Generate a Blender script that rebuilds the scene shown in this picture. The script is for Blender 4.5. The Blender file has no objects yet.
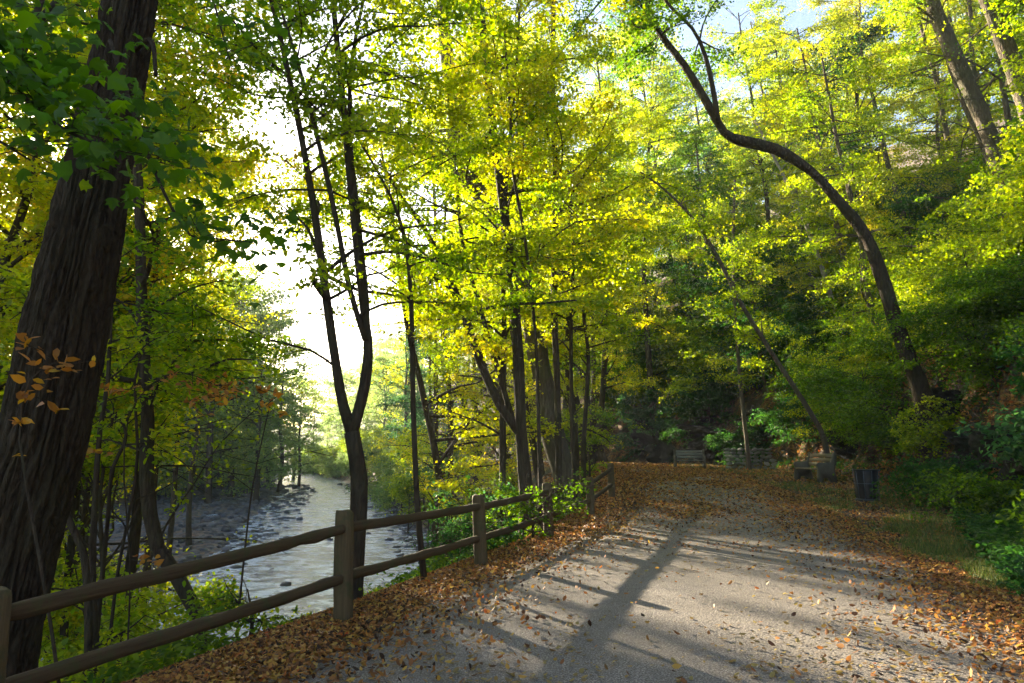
import bpy, math, random
import numpy as np
from mathutils import Vector

# ------------------------------------------------------------------ camera, light, exposure
SC = bpy.context.scene
COL = SC.collection
FOC, PITCH, CAMH = 683.0, math.radians(8.66), 1.7
cam_d = bpy.data.cameras.new('camera'); cam = bpy.data.objects.new('camera', cam_d); COL.objects.link(cam)
cam.location = (0, 0, CAMH); cam.rotation_euler = (math.pi/2 + PITCH, 0, 0)
cam_d.sensor_width = 36.0; cam_d.lens = 36.0*FOC/1024.0; cam_d.clip_end = 3000; cam_d.clip_start = .05
SC.camera = cam
SUN_EL, SUN_AZ = math.radians(13.5), math.radians(-33.0)
SUN = np.array([math.sin(SUN_AZ)*math.cos(SUN_EL), math.cos(SUN_AZ)*math.cos(SUN_EL), math.sin(SUN_EL)])
world = bpy.data.worlds.new("World"); SC.world = world; world.use_nodes = True
wnt = world.node_tree
sky = wnt.nodes.new('ShaderNodeTexSky'); sky.sky_type = 'NISHITA'; sky.sun_disc = False
sky.sun_elevation = SUN_EL; sky.sun_rotation = SUN_AZ; sky.dust_density = 1.5; sky.air_density = .8; sky.ozone_density = 1.3
wnt.links.new(sky.outputs[0], wnt.nodes['Background'].inputs[0])
wnt.nodes['Background'].inputs[1].default_value = 0.055
sl = bpy.data.lights.new('sun', 'SUN'); sun = bpy.data.objects.new('sun', sl); COL.objects.link(sun)
sl.energy = 5.0; sl.angle = math.radians(0.6); sl.color = (1.0, .88, .68)
sun.rotation_euler = Vector(SUN).to_track_quat('Z', 'Y').to_euler()
SC.view_settings.view_transform = 'Standard'; SC.view_settings.look = 'None'
SC.view_settings.exposure = 3.15; SC.view_settings.gamma = 1.0
cy = SC.cycles
cy.max_bounces = 7; cy.diffuse_bounces = 4; cy.glossy_bounces = 2; cy.transmission_bounces = 5; cy.volume_bounces = 1
cy.transparent_max_bounces = 4; cy.use_denoising = True; cy.use_adaptive_sampling = True; cy.adaptive_threshold = 0.02
cy.sample_clamp_indirect = 6.0; cy.caustics_reflective = False; cy.caustics_refractive = False
HAZE = 0.0005

# ------------------------------------------------------------------ maths helpers
def W(px, py, Y):
    """point at world depth Y on the sight line through a pixel"""
    xx = (px-512.0)/FOC; yy = (341.5-py)/FOC
    dy = math.cos(PITCH) - math.sin(PITCH)*yy; dz = math.sin(PITCH) + math.cos(PITCH)*yy
    return np.array([xx/dy*Y, Y, CAMH + dz/dy*Y])
def to_px(P):
    """pixel of world points (N,3)"""
    q = P - np.array([0, 0, CAMH])
    f = q[:, 1]*math.cos(PITCH) + q[:, 2]*math.sin(PITCH)
    u = -q[:, 1]*math.sin(PITCH) + q[:, 2]*math.cos(PITCH)
    f = np.where(f < .05, .05, f)
    return 512 + FOC*q[:, 0]/f, 341.5 - FOC*u/f, f
def hash3(ix, iy, iz, seed):
    n = (ix.astype(np.int64)*374761393 + iy.astype(np.int64)*668265263 + iz.astype(np.int64)*2147483647 + seed*974634777) & 0xffffffff
    n = ((n ^ (n >> 13))*1274126177) & 0xffffffff
    n = ((n ^ (n >> 16))*2246822519) & 0xffffffff
    return ((n ^ (n >> 15)) & 0xffffff)/float(0xffffff)
def vnoise(x, y, z=None, seed=0):
    x = np.asarray(x, float); y = np.asarray(y, float); z = np.zeros_like(x) if z is None else np.asarray(z, float)
    ix, iy, iz = np.floor(x), np.floor(y), np.floor(z)
    fx, fy, fz = x-ix, y-iy, z-iz
    fx, fy, fz = [f*f*(3-2*f) for f in (fx, fy, fz)]
    r = 0
    for a in (0, 1):
        for b in (0, 1):
            for c in (0, 1):
                w = (fx if a else 1-fx)*(fy if b else 1-fy)*(fz if c else 1-fz)
                r = r + w*hash3(ix+a, iy+b, iz+c, seed)
    return r
def fbm(x, y, z=None, seed=0, oct=4):
    r = 0; a = .5; t = 0; f = 1.0
    x = np.asarray(x, float); y = np.asarray(y, float); z = np.zeros_like(x) if z is None else np.asarray(z, float)
    for i in range(oct):
        r = r + a*vnoise(x*f, y*f, z*f, seed+i*17); t += a; a *= .5; f *= 2.03
    return r/t
def sstep(a, b, x):
    t = np.clip((x-a)/(b-a), 0, 1); return t*t*(3-2*t)
def tab(y, pts):
    return np.interp(y, [p[0] for p in pts], [p[1] for p in pts])

# ------------------------------------------------------------------ terrain
WATER = -5.0
TOE = [(-40, 6), (-20, 5.2), (0, 4.9), (7, 5.5), (11, 7.5), (15, 9.8), (20, 11.4), (26, 12.4), (33, 13.6), (38, 13.4), (42, 12.2), (47, 10.5), (53, 7.2), (60, 3), (75, -4), (100, -12), (150, -30), (250, -50), (500, -150)]
EDGE = [(-40, -18), (-20, -11), (0, -4.75), (3.9, -3.3), (7.3, -1.95), (13, .25), (19.5, 2.7), (26, 4.0), (34, 4.6), (42, 3.2), (50, .3), (60, -3), (75, -8), (100, -15), (150, -34), (250, -60), (500, -170)]
SHORE = [(-40, -25), (-20, -17), (0, -11), (10, -7.7), (20, -4.9), (30, -3.6), (40, -4.7), (61, -9.3), (102, -20), (140, -36), (183, -55), (250, -80), (500, -200)]
BAR = [(-40, -26), (0, -20), (20, -14.5), (29.5, -13.3), (36, -14.8), (48, -17.5), (61, -21.5), (102, -31), (131, -42), (183, -58), (250, -84), (500, -204)]
WOOD = [(-40, -45), (0, -40), (30, -40), (60, -42), (100, -46), (140, -53), (190, -68), (250, -92), (500, -210)]
def H(x, y, detail=True):
    x = np.asarray(x, float); y = np.asarray(y, float)
    b = .5*sstep(9, 30, y+.8*(x-6))
    toe, edge, sh, bar, wood = tab(y, TOE), tab(y, EDGE), tab(y, SHORE), tab(y, BAR), tab(y, WOOD)
    n1 = fbm(x*.35, y*.35, seed=3)-.5; n2 = fbm(x*1.3, y*1.3, seed=5)-.5
    b = b - .10*(1-sstep(0, 1.8, x-edge))*(1-sstep(14, 20, y))
    s = np.maximum(x-toe, 0)*.88
    rock = sstep(13, 17, y)
    near = 1-sstep(8, 13, y)
    hill = (3.1*rock+.9*near+1.6*(1-rock)*(1-near))*sstep(0, 2.3, s+n2*1.5*rock*sstep(0, .8, s)) + .86*np.maximum(s-1.3, 0)*(1-.35*sstep(15, 60, s))
    hill = hill + sstep(.2, 2.5, s)*(n1*1.6+n2*.7)
    z_mid = b + hill
    w = np.maximum(edge-sh, .5); t = np.clip((edge-x)/w, 0, 1)
    prof = sstep(0, 1, t**.92)
    z_bank = b + (WATER-.15-b)*prof + (n1*1.0+n2*.55)*sstep(.05, .3, t)*(1-sstep(.85, 1, t)*.6)
    z_bed = WATER-.45 + .25*n1
    tb = np.clip((bar-x)/3.0, 0, 1)
    z_bar = WATER-.35 + .42*sstep(0, 1, tb) + n1*.55*tb + n2*.35*tb + .004*np.maximum(bar-x, 0)
    sw = np.maximum(wood-x, 0)
    z_wood = z_bar + .42*sw*(1-.3*sstep(20, 120, sw)) + sstep(0, 8, sw)*n1*2
    z = np.where(x > edge, z_mid, np.where(x > sh, z_bank, np.where(x > bar, z_bed, z_wood)))
    z = z + np.maximum(y-215, 0)*.05*sstep(215, 240, y)
    return z
def Hs(x, y): return float(H(np.array([x]), np.array([y]))[0])

# ------------------------------------------------------------------ mesh helpers
def np_mesh(name, V, faces_sizes, loops, mat, smooth=False):
    me = bpy.data.meshes.new(name)
    V = np.ascontiguousarray(V, dtype=np.float32)
    me.vertices.add(len(V)); me.vertices.foreach_set('co', V.ravel())
    loops = np.ascontiguousarray(loops, dtype=np.int32); sizes = np.ascontiguousarray(faces_sizes, dtype=np.int32)
    me.loops.add(len(loops)); me.loops.foreach_set('vertex_index', loops)
    me.polygons.add(len(sizes))
    starts = np.concatenate([[0], np.cumsum(sizes)[:-1]]).astype(np.int32) if len(sizes) else np.zeros(0, np.int32)
    me.polygons.foreach_set('loop_start', starts); me.polygons.foreach_set('loop_total', sizes)
    if smooth: me.polygons.foreach_set('use_smooth', np.ones(len(sizes), bool))
    me.update(calc_edges=True)
    if mat: me.materials.append(mat)
    return me
class Acc:
    """collects geometry for ONE mesh"""
    def __init__(s): s.V = []; s.L = []; s.S = []; s.n = 0
    def add(s, V, faces):
        V = np.asarray(V, float)
        for f in faces: s.L.extend([i+s.n for i in f]); s.S.append(len(f))
        s.V.append(V); s.n += len(V)
    def addq(s, V, Q):
        Q = np.asarray(Q)+s.n; s.L.extend(Q.ravel().tolist()); s.S.extend([Q.shape[1]]*len(Q)); s.V.append(np.asarray(V, float)); s.n += len(V)
    def box(s, c, size, rz=0, rx=0, taper=1.0, ry=0):
        hx, hy, hz = [v/2 for v in size]
        P = []
        for z in (-hz, hz):
            k = 1 if z < 0 else taper
            for x, y in ((-hx, -hy), (hx, -hy), (hx, hy), (-hx, hy)): P.append((x*k, y*k, z))
        P = np.array(P)
        P = rot(P, rx, ry, rz) + np.array(c)
        s.add(P, [(0, 3, 2, 1), (4, 5, 6, 7), (0, 1, 5, 4), (1, 2, 6, 5), (2, 3, 7, 6), (3, 0, 4, 7)])
    def tube(s, pts, rad, seg=8, rough=0, seed=0, cap=True, lobes=0):
        pts = np.asarray(pts, float); rad = np.asarray(rad, float); n = len(pts)
        T = np.gradient(pts, axis=0); T /= np.linalg.norm(T, axis=1)[:, None]+1e-9
        ref = np.array([1., 0, 0]) if abs(T[0, 0]) < .8 else np.array([0, 1., 0])
        a = np.linspace(0, 2*np.pi, seg, endpoint=False)
        R = np.zeros((n, seg, 3)); u = ref
        for i in range(n):
            u = u - T[i]*np.dot(u, T[i]); u /= np.linalg.norm(u)+1e-9
            v = np.cross(T[i], u)
            R[i] = np.cos(a)[:, None]*u + np.sin(a)[:, None]*v
        rr = rad[:, None]*np.ones((1, seg))
        if rough:
            zc = np.concatenate([[0], np.cumsum(np.linalg.norm(np.diff(pts, axis=0), axis=1))])[:, None]
            kx = 2.0
            rr = rr*(1+rough*2*(fbm(np.cos(a)[None]*kx+zc*0, np.sin(a)[None]*kx+zc*0, zc*np.ones((1, seg))*1.2, seed=seed)-.5))
        V = pts[:, None, :] + R*rr[..., None]
        i0 = (np.arange(n-1)[:, None]*seg + np.arange(seg)[None]).ravel()
        j = np.tile((np.arange(seg)+1) % seg, n-1) + np.repeat(np.arange(n-1)*seg, seg)
        Q = np.stack([i0, j, j+seg, i0+seg], 1)
        base = s.n
        s.addq(V.reshape(-1, 3), Q)
        if cap and seg > 2:
            s.L.extend([base+k for k in range(seg)][::-1]); s.S.append(seg)
            s.L.extend([base+(n-1)*seg+k for k in range(seg)]); s.S.append(seg)
    def mesh(s, name, mat, smooth=False): return np_mesh(name, np.concatenate(s.V) if s.V else np.zeros((0, 3)), s.S, s.L, mat, smooth)
def rot(P, rx=0, ry=0, rz=0):
    P = np.asarray(P, float)
    if rx: c, q = math.cos(rx), math.sin(rx); P = P @ np.array([[1, 0, 0], [0, c, q], [0, -q, c]])
    if ry: c, q = math.cos(ry), math.sin(ry); P = P @ np.array([[c, 0, -q], [0, 1, 0], [q, 0, c]])
    if rz: c, q = math.cos(rz), math.sin(rz); P = P @ np.array([[c, q, 0], [-q, c, 0], [0, 0, 1]])
    return P
def smooth_path(pts, rad, step=.35):
    pts = np.asarray(pts, float); rad = np.asarray(rad, float)
    if len(pts) == 2: pts = np.vstack([pts[0], (pts[0]+pts[1])/2, pts[1]]); rad = np.array([rad[0], rad.mean(), rad[1]])
    P = np.vstack([2*pts[0]-pts[1], pts, 2*pts[-1]-pts[-2]]); out = []; ro = []
    for i in range(1, len(P)-2):
        n = max(2, int(np.linalg.norm(P[i+1]-P[i])/step)); t = np.linspace(0, 1, n, endpoint=False)[:, None]
        out.append(.5*((2*P[i])+(-P[i-1]+P[i+1])*t+(2*P[i-1]-5*P[i]+4*P[i+1]-P[i+2])*t**2+(-P[i-1]+3*P[i]-3*P[i+1]+P[i+2])*t**3))
        ro.append(rad[i-1]+(rad[i]-rad[i-1])*t[:, 0])
    out.append(pts[-1:]); ro.append(rad[-1:])
    return np.vstack(out), np.concatenate(ro)
TEMPL = {
 'rhomb': (np.array([(0, -.5, 0), (.38, -.05, .07), (0, .5, 0), (-.38, -.05, .07)]), [(0, 1, 2, 3)]),
 'leaf': (np.array([(0, -.5, 0), (.26, -.22, .07), (.24, .16, .08), (0, .55, -.03), (-.24, .16, .08), (-.26, -.22, .07)]), [(0, 1, 2, 3), (0, 3, 4, 5)]),
 'curl': (np.array([(0, -.5, .12), (.28, -.2, .02), (.25, .2, .05), (0, .55, .2), (-.25, .2, .14), (-.28, -.2, .1)]), [(0, 1, 2, 3), (0, 3, 4, 5)]),
 'maple': (np.array([(0, -.42, 0), (.22, -.38, .03), (.5, -.2, -.03), (.33, -.02, .05), (.55, .22, -.04), (.25, .2, .04), (.17, .36, .03), (0, .62, -.05),
                     (-.17, .36, .03), (-.25, .2, .04), (-.55, .22, -.04), (-.33, -.02, .05), (-.5, -.2, -.03), (-.22, -.38, .03)]),
           [(0, 1, 2, 3), (0, 3, 4, 5), (0, 5, 6, 7), (0, 7, 8, 9), (0, 9, 10, 11), (0, 11, 12, 13)]),
}
def leaf_geo(C, N, S, templ, rng, heading=None):
    TV, TF = TEMPL[templ]
    n = len(C); N = N/(np.linalg.norm(N, axis=1)[:, None]+1e-9)
    r = rng.normal(size=(n, 3)) if heading is None else heading + rng.normal(size=(n, 3))*.35
    t = np.cross(r, N); t /= np.linalg.norm(t, axis=1)[:, None]+1e-9
    b = np.cross(N, t)
    V = C[:, None, :] + S[:, None, None]*(TV[None, :, 0, None]*t[:, None]+TV[None, :, 1, None]*b[:, None]+TV[None, :, 2, None]*N[:, None])
    k = len(TV); F = np.array(TF)
    L = (np.arange(n)[:, None, None]*k + F[None]).reshape(-1)
    sizes = np.full(n*len(TF), F.shape[1])
    return V.reshape(-1, 3), sizes, L
def link(me, name, parent=None, loc=None):
    o = bpy.data.objects.new(name, me); COL.objects.link(o)
    if parent: o.parent = parent
    if loc is not None: o.location = loc
    return o
def tag(o, label=None, cat=None, group=None, kind=None):
    if label: o['label'] = label
    if cat: o['category'] = cat
    if group: o['group'] = group
    if kind: o['kind'] = kind
    return o
def empty(name, loc, label, cat, group=None):
    o = bpy.data.objects.new(name, None); COL.objects.link(o); o.location = loc; o.empty_display_size = .3
    return tag(o, label, cat, group)

# ------------------------------------------------------------------ materials
def newmat(name):
    m = bpy.data.materials.new(name); m.use_nodes = True; nt = m.node_tree; nt.nodes.clear()
    out = nt.nodes.new('ShaderNodeOutputMaterial'); return m, nt, out
def nd(nt, t, **k):
    n = nt.nodes.new(t)
    for a, v in k.items():
        if hasattr(n, a): setattr(n, a, v)
    return n
def setin(n, **k):
    for a, v in k.items(): n.inputs[a.replace('_', ' ')].default_value = v
    return n
def ramp(nt, fac, stops, interp='LINEAR'):
    r = nt.nodes.new('ShaderNodeValToRGB'); cr = r.color_ramp; cr.interpolation = interp
    while len(cr.elements) < len(stops): cr.elements.new(.5)
    for e, (p, c) in zip(cr.elements, stops): e.position = p; e.color = (*c, 1)
    nt.links.new(fac, r.inputs[0]); return r.outputs[0]
def noise(nt, vec, scale, detail=4, rough=.55, dist=0):
    n = nt.nodes.new('ShaderNodeTexNoise'); n.inputs['Scale'].default_value = scale; n.inputs['Detail'].default_value = detail
    n.inputs['Roughness'].default_value = rough; n.inputs['Distortion'].default_value = dist
    if vec is not None: nt.links.new(vec, n.inputs['Vector'])
    return n.outputs['Fac']
def mathn(nt, op, a, b=None, clamp=False):
    m = nt.nodes.new('ShaderNodeMath'); m.operation = op; m.use_clamp = clamp
    for i, v in enumerate((a, b)):
        if v is None: continue
        if isinstance(v, (int, float)): m.inputs[i].default_value = v
        else: nt.links.new(v, m.inputs[i])
    return m.outputs[0]
def mixc(nt, f, a, b, blend='MIX'):
    m = nt.nodes.new('ShaderNodeMix'); m.data_type = 'RGBA'; m.blend_type = blend
    for s, v in ((m.inputs[0], f), (m.inputs[6], a), (m.inputs[7], b)):
        if isinstance(v, (int, float)): s.default_value = v
        elif isinstance(v, tuple): s.default_value = (*v, 1)
        else: nt.links.new(v, s)
    return m.outputs[2]
def pos(nt, scale=(1, 1, 1), obj=False):
    if obj: v = nt.nodes.new('ShaderNodeTexCoord').outputs['Object']
    else: v = nt.nodes.new('ShaderNodeNewGeometry').outputs['Position']
    mp = nt.nodes.new('ShaderNodeMapping'); mp.inputs['Scale'].default_value = scale; nt.links.new(v, mp.inputs[0]); return mp.outputs[0]
def principled(nt, out, color, rough=.8, bump=None, bs=.5, bd=.02, spec=.3):
    p = nt.nodes.new('ShaderNodeBsdfPrincipled'); p.inputs['Specular IOR Level'].default_value = spec
    if isinstance(color, tuple): p.inputs['Base Color'].default_value = (*color, 1)
    else: nt.links.new(color, p.inputs['Base Color'])
    if isinstance(rough, (int, float)): p.inputs['Roughness'].default_value = rough
    else: nt.links.new(rough, p.inputs['Roughness'])
    if bump is not None:
        b = nt.nodes.new('ShaderNodeBump'); b.inputs['Strength'].default_value = bs; b.inputs['Distance'].default_value = bd
        nt.links.new(bump, b.inputs['Height']); nt.links.new(b.outputs[0], p.inputs['Normal'])
    nt.links.new(p.outputs[0], out.inputs[0]); return p

def leaf_mat(name, stops, trans=.6, noise_scale=.45, amount=.55):
    """stops: colours from the greenest to the most turned leaf; clumps turn together, single leaves vary"""
    m, nt, out = newmat(name)
    g = nt.nodes.new('ShaderNodeNewGeometry')
    n = noise(nt, g.outputs['Position'], noise_scale, 2)
    f = mathn(nt, 'ADD', mathn(nt, 'MULTIPLY', mathn(nt, 'SUBTRACT', n, .32), 2.2*amount), mathn(nt, 'MULTIPLY', g.outputs['Random Per Island'], 1-amount), True)
    col = ramp(nt, f, stops)
    hs = nt.nodes.new('ShaderNodeHueSaturation'); nt.links.new(col, hs.inputs['Color'])
    v = mathn(nt, 'ADD', .75, mathn(nt, 'MULTIPLY', mathn(nt, 'FRACT', mathn(nt, 'MULTIPLY', g.outputs['Random Per Island'], 17.31)), .5))
    nt.links.new(v, hs.inputs['Value'])
    p = nt.nodes.new('ShaderNodeBsdfPrincipled'); nt.links.new(hs.outputs[0], p.inputs['Base Color'])
    p.inputs['Roughness'].default_value = .5; p.inputs['Specular IOR Level'].default_value = .22
    tr = nt.nodes.new('ShaderNodeBsdfTranslucent')
    tc = nt.nodes.new('ShaderNodeHueSaturation'); nt.links.new(hs.outputs[0], tc.inputs['Color']); tc.inputs['Value'].default_value = 2.15; tc.inputs['Saturation'].default_value = 1.08
    nt.links.new(tc.outputs[0], tr.inputs[0])
    mx = nt.nodes.new('ShaderNodeMixShader'); mx.inputs[0].default_value = trans
    nt.links.new(p.outputs[0], mx.inputs[1]); nt.links.new(tr.outputs[0], mx.inputs[2]); nt.links.new(mx.outputs[0], out.inputs[0])
    return m
G_D, G_M, G_L = (.026, .062, .009), (.068, .138, .011), (.14, .215, .014)
Y_G, Y_L, Y_O, O_R, BRN = (.21, .265, .016), (.345, .35, .02), (.46, .32, .03), (.36, .155, .03), (.18, .08, .03)
LM = {
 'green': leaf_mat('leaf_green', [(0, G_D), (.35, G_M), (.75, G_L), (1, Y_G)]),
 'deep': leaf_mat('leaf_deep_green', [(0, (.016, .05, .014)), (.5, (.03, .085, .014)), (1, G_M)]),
 'lime': leaf_mat('leaf_lime', [(0, G_M), (.25, G_L), (.5, Y_G), (.85, Y_L), (1, Y_O)]),
 'yellow': leaf_mat('leaf_yellow', [(0, G_L), (.2, Y_G), (.55, Y_L), (.92, Y_O), (1, (.5, .2, .03))]),
 'gold': leaf_mat('leaf_gold', [(0, Y_G), (.4, Y_L), (.75, Y_O), (1, O_R)]),
 'rust': leaf_mat('leaf_rust', [(0, Y_O), (.4, O_R), (1, BRN)], .4, 1.2, .4),
 'maple': leaf_mat('leaf_dark_maple', [(0, G_D), (.35, (.05, .11, .012)), (.6, G_M), (.8, G_L), (.92, Y_L), (1, Y_O)], .55, .9, .5),
 'teal': leaf_mat('leaf_blue_green', [(0, (.02, .055, .02)), (.5, (.04, .10, .03)), (1, (.09, .16, .03))]),
 'far': leaf_mat('leaf_far_wood', [(0, (.07, .12, .04)), (.4, (.13, .19, .05)), (.75, (.24, .25, .05)), (1, (.34, .25, .05))], .65, .05, .7),
}
def bark_mat(name, c1, c2, moss=None, sc=1.0, zs=2.2):
    m, nt, out = newmat(name)
    v = pos(nt, (14*sc, 14*sc, zs*sc), True)
    n1 = noise(nt, v, 1.6, 6, .65, .4)
    vo = nt.nodes.new('ShaderNodeTexVoronoi'); vo.feature = 'DISTANCE_TO_EDGE'; vo.inputs['Scale'].default_value = 1.1; nt.links.new(v, vo.inputs['Vector'])
    h = mathn(nt, 'ADD', mathn(nt, 'MULTIPLY', n1, .7), mathn(nt, 'MINIMUM', vo.outputs[0], .35))
    c = mixc(nt, mathn(nt, 'MULTIPLY', h, 1.2, True), c1, c2)
    big = noise(nt, pos(nt, (1, 1, 1), True), 1.3, 3)
    c = mixc(nt, ramp(nt, big, [(.5, (0, 0, 0)), (.7, (.6, .6, .6))]), c, moss or c2)
    knot = noise(nt, pos(nt, (5, 5, 1.6), True), 1.4, 6, .7, .6)
    c = mixc(nt, ramp(nt, knot, [(.42, (0, 0, 0)), (.62, (.75, .75, .75))]), c, mixc(nt, .5, c2, moss or c2))
    h2 = mathn(nt, 'ADD', h, mathn(nt, 'MULTIPLY', knot, 2.2))
    principled(nt, out, c, .9, h2, 1.0, .05, .15); return m
BARK = bark_mat('bark_dark', (.010, .007, .005), (.10, .068, .042), (.06, .065, .03))
BARK_T1 = bark_mat('bark_furrowed', (.004, .003, .002), (.085, .058, .033), (.04, .038, .016), 1.5, 4.5)
BARK2 = bark_mat('bark_brown', (.05, .035, .022), (.17, .13, .09), (.10, .11, .05))
BARK3 = bark_mat('bark_pale', (.16, .13, .10), (.42, .36, .29), (.3, .28, .2))

def ground_mat():
    m, nt, out = newmat('forest_floor')
    P = pos(nt)
    vo = nt.nodes.new('ShaderNodeTexVoronoi'); vo.inputs['Scale'].default_value = 15; nt.links.new(P, vo.inputs['Vector'])
    sep = nt.nodes.new('ShaderNodeSeparateColor'); nt.links.new(vo.outputs['Color'], sep.inputs[0])
    litter = ramp(nt, sep.outputs[0], [(0, (.05, .03, .018)), (.35, (.13, .07, .03)), (.6, (.22, .11, .035)), (.8, (.33, .17, .05)), (1, (.40, .27, .06))])
    soil = ramp(nt, noise(nt, P, 3.1, 6), [(.3, (.03, .022, .015)), (.7, (.10, .075, .05))])
    c = mixc(nt, ramp(nt, noise(nt, P, .8, 5), [(.42, (0, 0, 0)), (.55, (1, 1, 1))]), litter, soil)
    green = ramp(nt, noise(nt, P, 22, 3), [(.3, (.02, .045, .01)), (.7, (.07, .12, .02))])
    c = mixc(nt, ramp(nt, noise(nt, P, .33, 4), [(.58, (0, 0, 0)), (.68, (.6, .6, .6))]), c, green)
    # low wet shore: stones and silt
    sp = nt.nodes.new('ShaderNodeSeparateXYZ'); nt.links.new(P, sp.inputs[0])
    vg = nt.nodes.new('ShaderNodeTexVoronoi'); vg.inputs['Scale'].default_value = 2.6; nt.links.new(P, vg.inputs['Vector'])
    sg = nt.nodes.new('ShaderNodeSeparateColor'); nt.links.new(vg.outputs['Color'], sg.inputs[0])
    grav = ramp(nt, sg.outputs[0], [(0, (.04, .038, .04)), (.5, (.09, .085, .09)), (.85, (.15, .14, .14)), (1, (.16, .09, .05))])
    low = ramp(nt, mathn(nt, 'ADD', mathn(nt, 'MULTIPLY', sp.outputs[2], .5), 2.9), [(.4, (1, 1, 1)), (.75, (0, 0, 0))])
    c = mixc(nt, low, c, grav)
    h = mathn(nt, 'ADD', vo.outputs['Distance'], noise(nt, P, 9, 5))
    principled(nt, out, c, .9, h, .8, .05, .2); return m
def path_mat():
    m, nt, out = newmat('path_gravel')
    P = pos(nt)
    fine = noise(nt, P, 70, 3, .75); mid = noise(nt, P, 14, 5, .6); big = noise(nt, P, .9, 4)
    c = ramp(nt, fine, [(.36, (.045, .038, .031)), (.5, (.185, .155, .125)), (.64, (.47, .405, .33))])
    c = mixc(nt, ramp(nt, mid, [(.45, (0, 0, 0)), (.75, (.5, .5, .5))]), c, (.095, .07, .05))
    c = mixc(nt, ramp(nt, big, [(.35, (0, 0, 0)), (.7, (.45, .45, .45))]), c, (.155, .125, .09))
    vo = nt.nodes.new('ShaderNodeTexVoronoi'); vo.inputs['Scale'].default_value = 38; nt.links.new(P, vo.inputs['Vector'])
    h = mathn(nt, 'ADD', mathn(nt, 'MULTIPLY', fine, .5), mathn(nt, 'ADD', mathn(nt, 'MULTIPLY', vo.outputs['Distance'], -.6), mathn(nt, 'MULTIPLY', mid, .9)))
    principled(nt, out, c, .85, h, .55, .012, .25); return m
def water_mat():
    m, nt, out = newmat('river_water')
    P = pos(nt, (.7, 1.1, 1))
    n1 = noise(nt, P, 1.6, 5, .65, .6); n2 = noise(nt, P, 7.0, 4, .6, .5)
    h = mathn(nt, 'ADD', n1, mathn(nt, 'MULTIPLY', n2, .35))
    riffle_sheen = ramp(nt, noise(nt, P, 1.3, 7, .72, .5), [(.44, (0, 0, 0)), (.58, (1, 1, 1))])
    c = mixc(nt, riffle_sheen, (.04, .06, .08), (.60, .69, .82))  # white water, plus the sky's pale blue reflection put into the colour
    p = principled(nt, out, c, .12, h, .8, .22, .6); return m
def wood_mat(name, c1, c2, up=True):
    m, nt, out = newmat(name)
    v = pos(nt, (3, 3, 3), True)
    tc = nt.nodes.new('ShaderNodeTexCoord')
    mp = nt.nodes.new('ShaderNodeMapping'); mp.inputs['Scale'].default_value = (45, 45, 2.5) if up else (45, 2.0, 45); mp.vector_type = 'TEXTURE' if False else 'POINT'
    rt = nt.nodes.new('ShaderNodeMapping'); rt.inputs['Rotation'].default_value = (0, 0, 0 if up else math.radians(21.7)); nt.links.new(tc.outputs['Object'], rt.inputs[0])
    nt.links.new(rt.outputs[0], mp.inputs[0]) if True else nt.links
    g = noise(nt, mp.outputs[0], 1, 5, .65); s = noise(nt, v, 2.2, 5, .7)
    c = mixc(nt, g, c1, c2)
    c = mixc(nt, ramp(nt, s, [(.5, (0, 0, 0)), (.68, (.7, .7, .7))]), c, (.06, .07, .022))
    principled(nt, out, c, .85, g, .9, .012, .2); return m
def stone_mat(name, c1, c2, c3):
    m, nt, out = newmat(name)
    g = nt.nodes.new('ShaderNodeNewGeometry'); P = pos(nt)
    n = noise(nt, P, 3.5, 8, .65); nb = noise(nt, P, 1.1, 4)
    c = mixc(nt, n, c1, c2); c = mixc(nt, ramp(nt, nb, [(.5, (0, 0, 0)), (.66, (.8, .8, .8))]), c, c3)
    hs = nt.nodes.new('ShaderNodeHueSaturation'); nt.links.new(c, hs.inputs['Color'])
    nt.links.new(mathn(nt, 'ADD', .6, mathn(nt, 'MULTIPLY', g.outputs['Random Per Island'], .8)), hs.inputs['Value'])
    principled(nt, out, hs.outputs[0], .85, noise(nt, P, 6, 9, .75), 1.0, .12, .2); return m
def plain_mat(name, c, rough=.6, spec=.4, metal=0, var=.25):
    m, nt, out = newmat(name)
    n = noise(nt, pos(nt, (1, 1, 1), True), 9, 5)
    cc = mixc(nt, n, tuple(v*(1-var) for v in c), tuple(min(1, v*(1+var)) for v in c))
    p = principled(nt, out, cc, rough, n, .3, .01, spec); p.inputs['Metallic'].default_value = metal; return m
def litter_mat(name, stops):
    m, nt, out = newmat(name)
    g = nt.nodes.new('ShaderNodeNewGeometry')
    c = ramp(nt, g.outputs['Random Per Island'], stops)
    p = nt.nodes.new('ShaderNodeBsdfPrincipled'); nt.links.new(c, p.inputs['Base Color']); p.inputs['Roughness'].default_value = .6; p.inputs['Specular IOR Level'].default_value = .25
    tr = nt.nodes.new('ShaderNodeBsdfTranslucent'); nt.links.new(c, tr.inputs[0]); mx = nt.nodes.new('ShaderNodeMixShader'); mx.inputs[0].default_value = .3
    nt.links.new(p.outputs[0], mx.inputs[1]); nt.links.new(tr.outputs[0], mx.inputs[2]); nt.links.new(mx.outputs[0], out.inputs[0]); return m
M_LITTER = litter_mat('fallen_leaf', [(0, (.03, .016, .010)), (.2, (.10, .045, .018)), (.42, (.25, .10, .03)), (.66, (.42, .18, .042)), (.88, (.52, .33, .06)), (1, (.48, .11, .022))])
M_PLITTER = litter_mat('fallen_leaf_pale', [(0, (.16, .08, .025)), (.4, (.28, .17, .05)), (.75, (.36, .27, .08)), (1, (.18, .12, .055))])
M_GRASS = litter_mat('grass_blade', [(0, (.03, .06, .012)), (.5, (.09, .15, .02)), (.85, (.2, .22, .03)), (1, (.3, .24, .08))])
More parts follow.
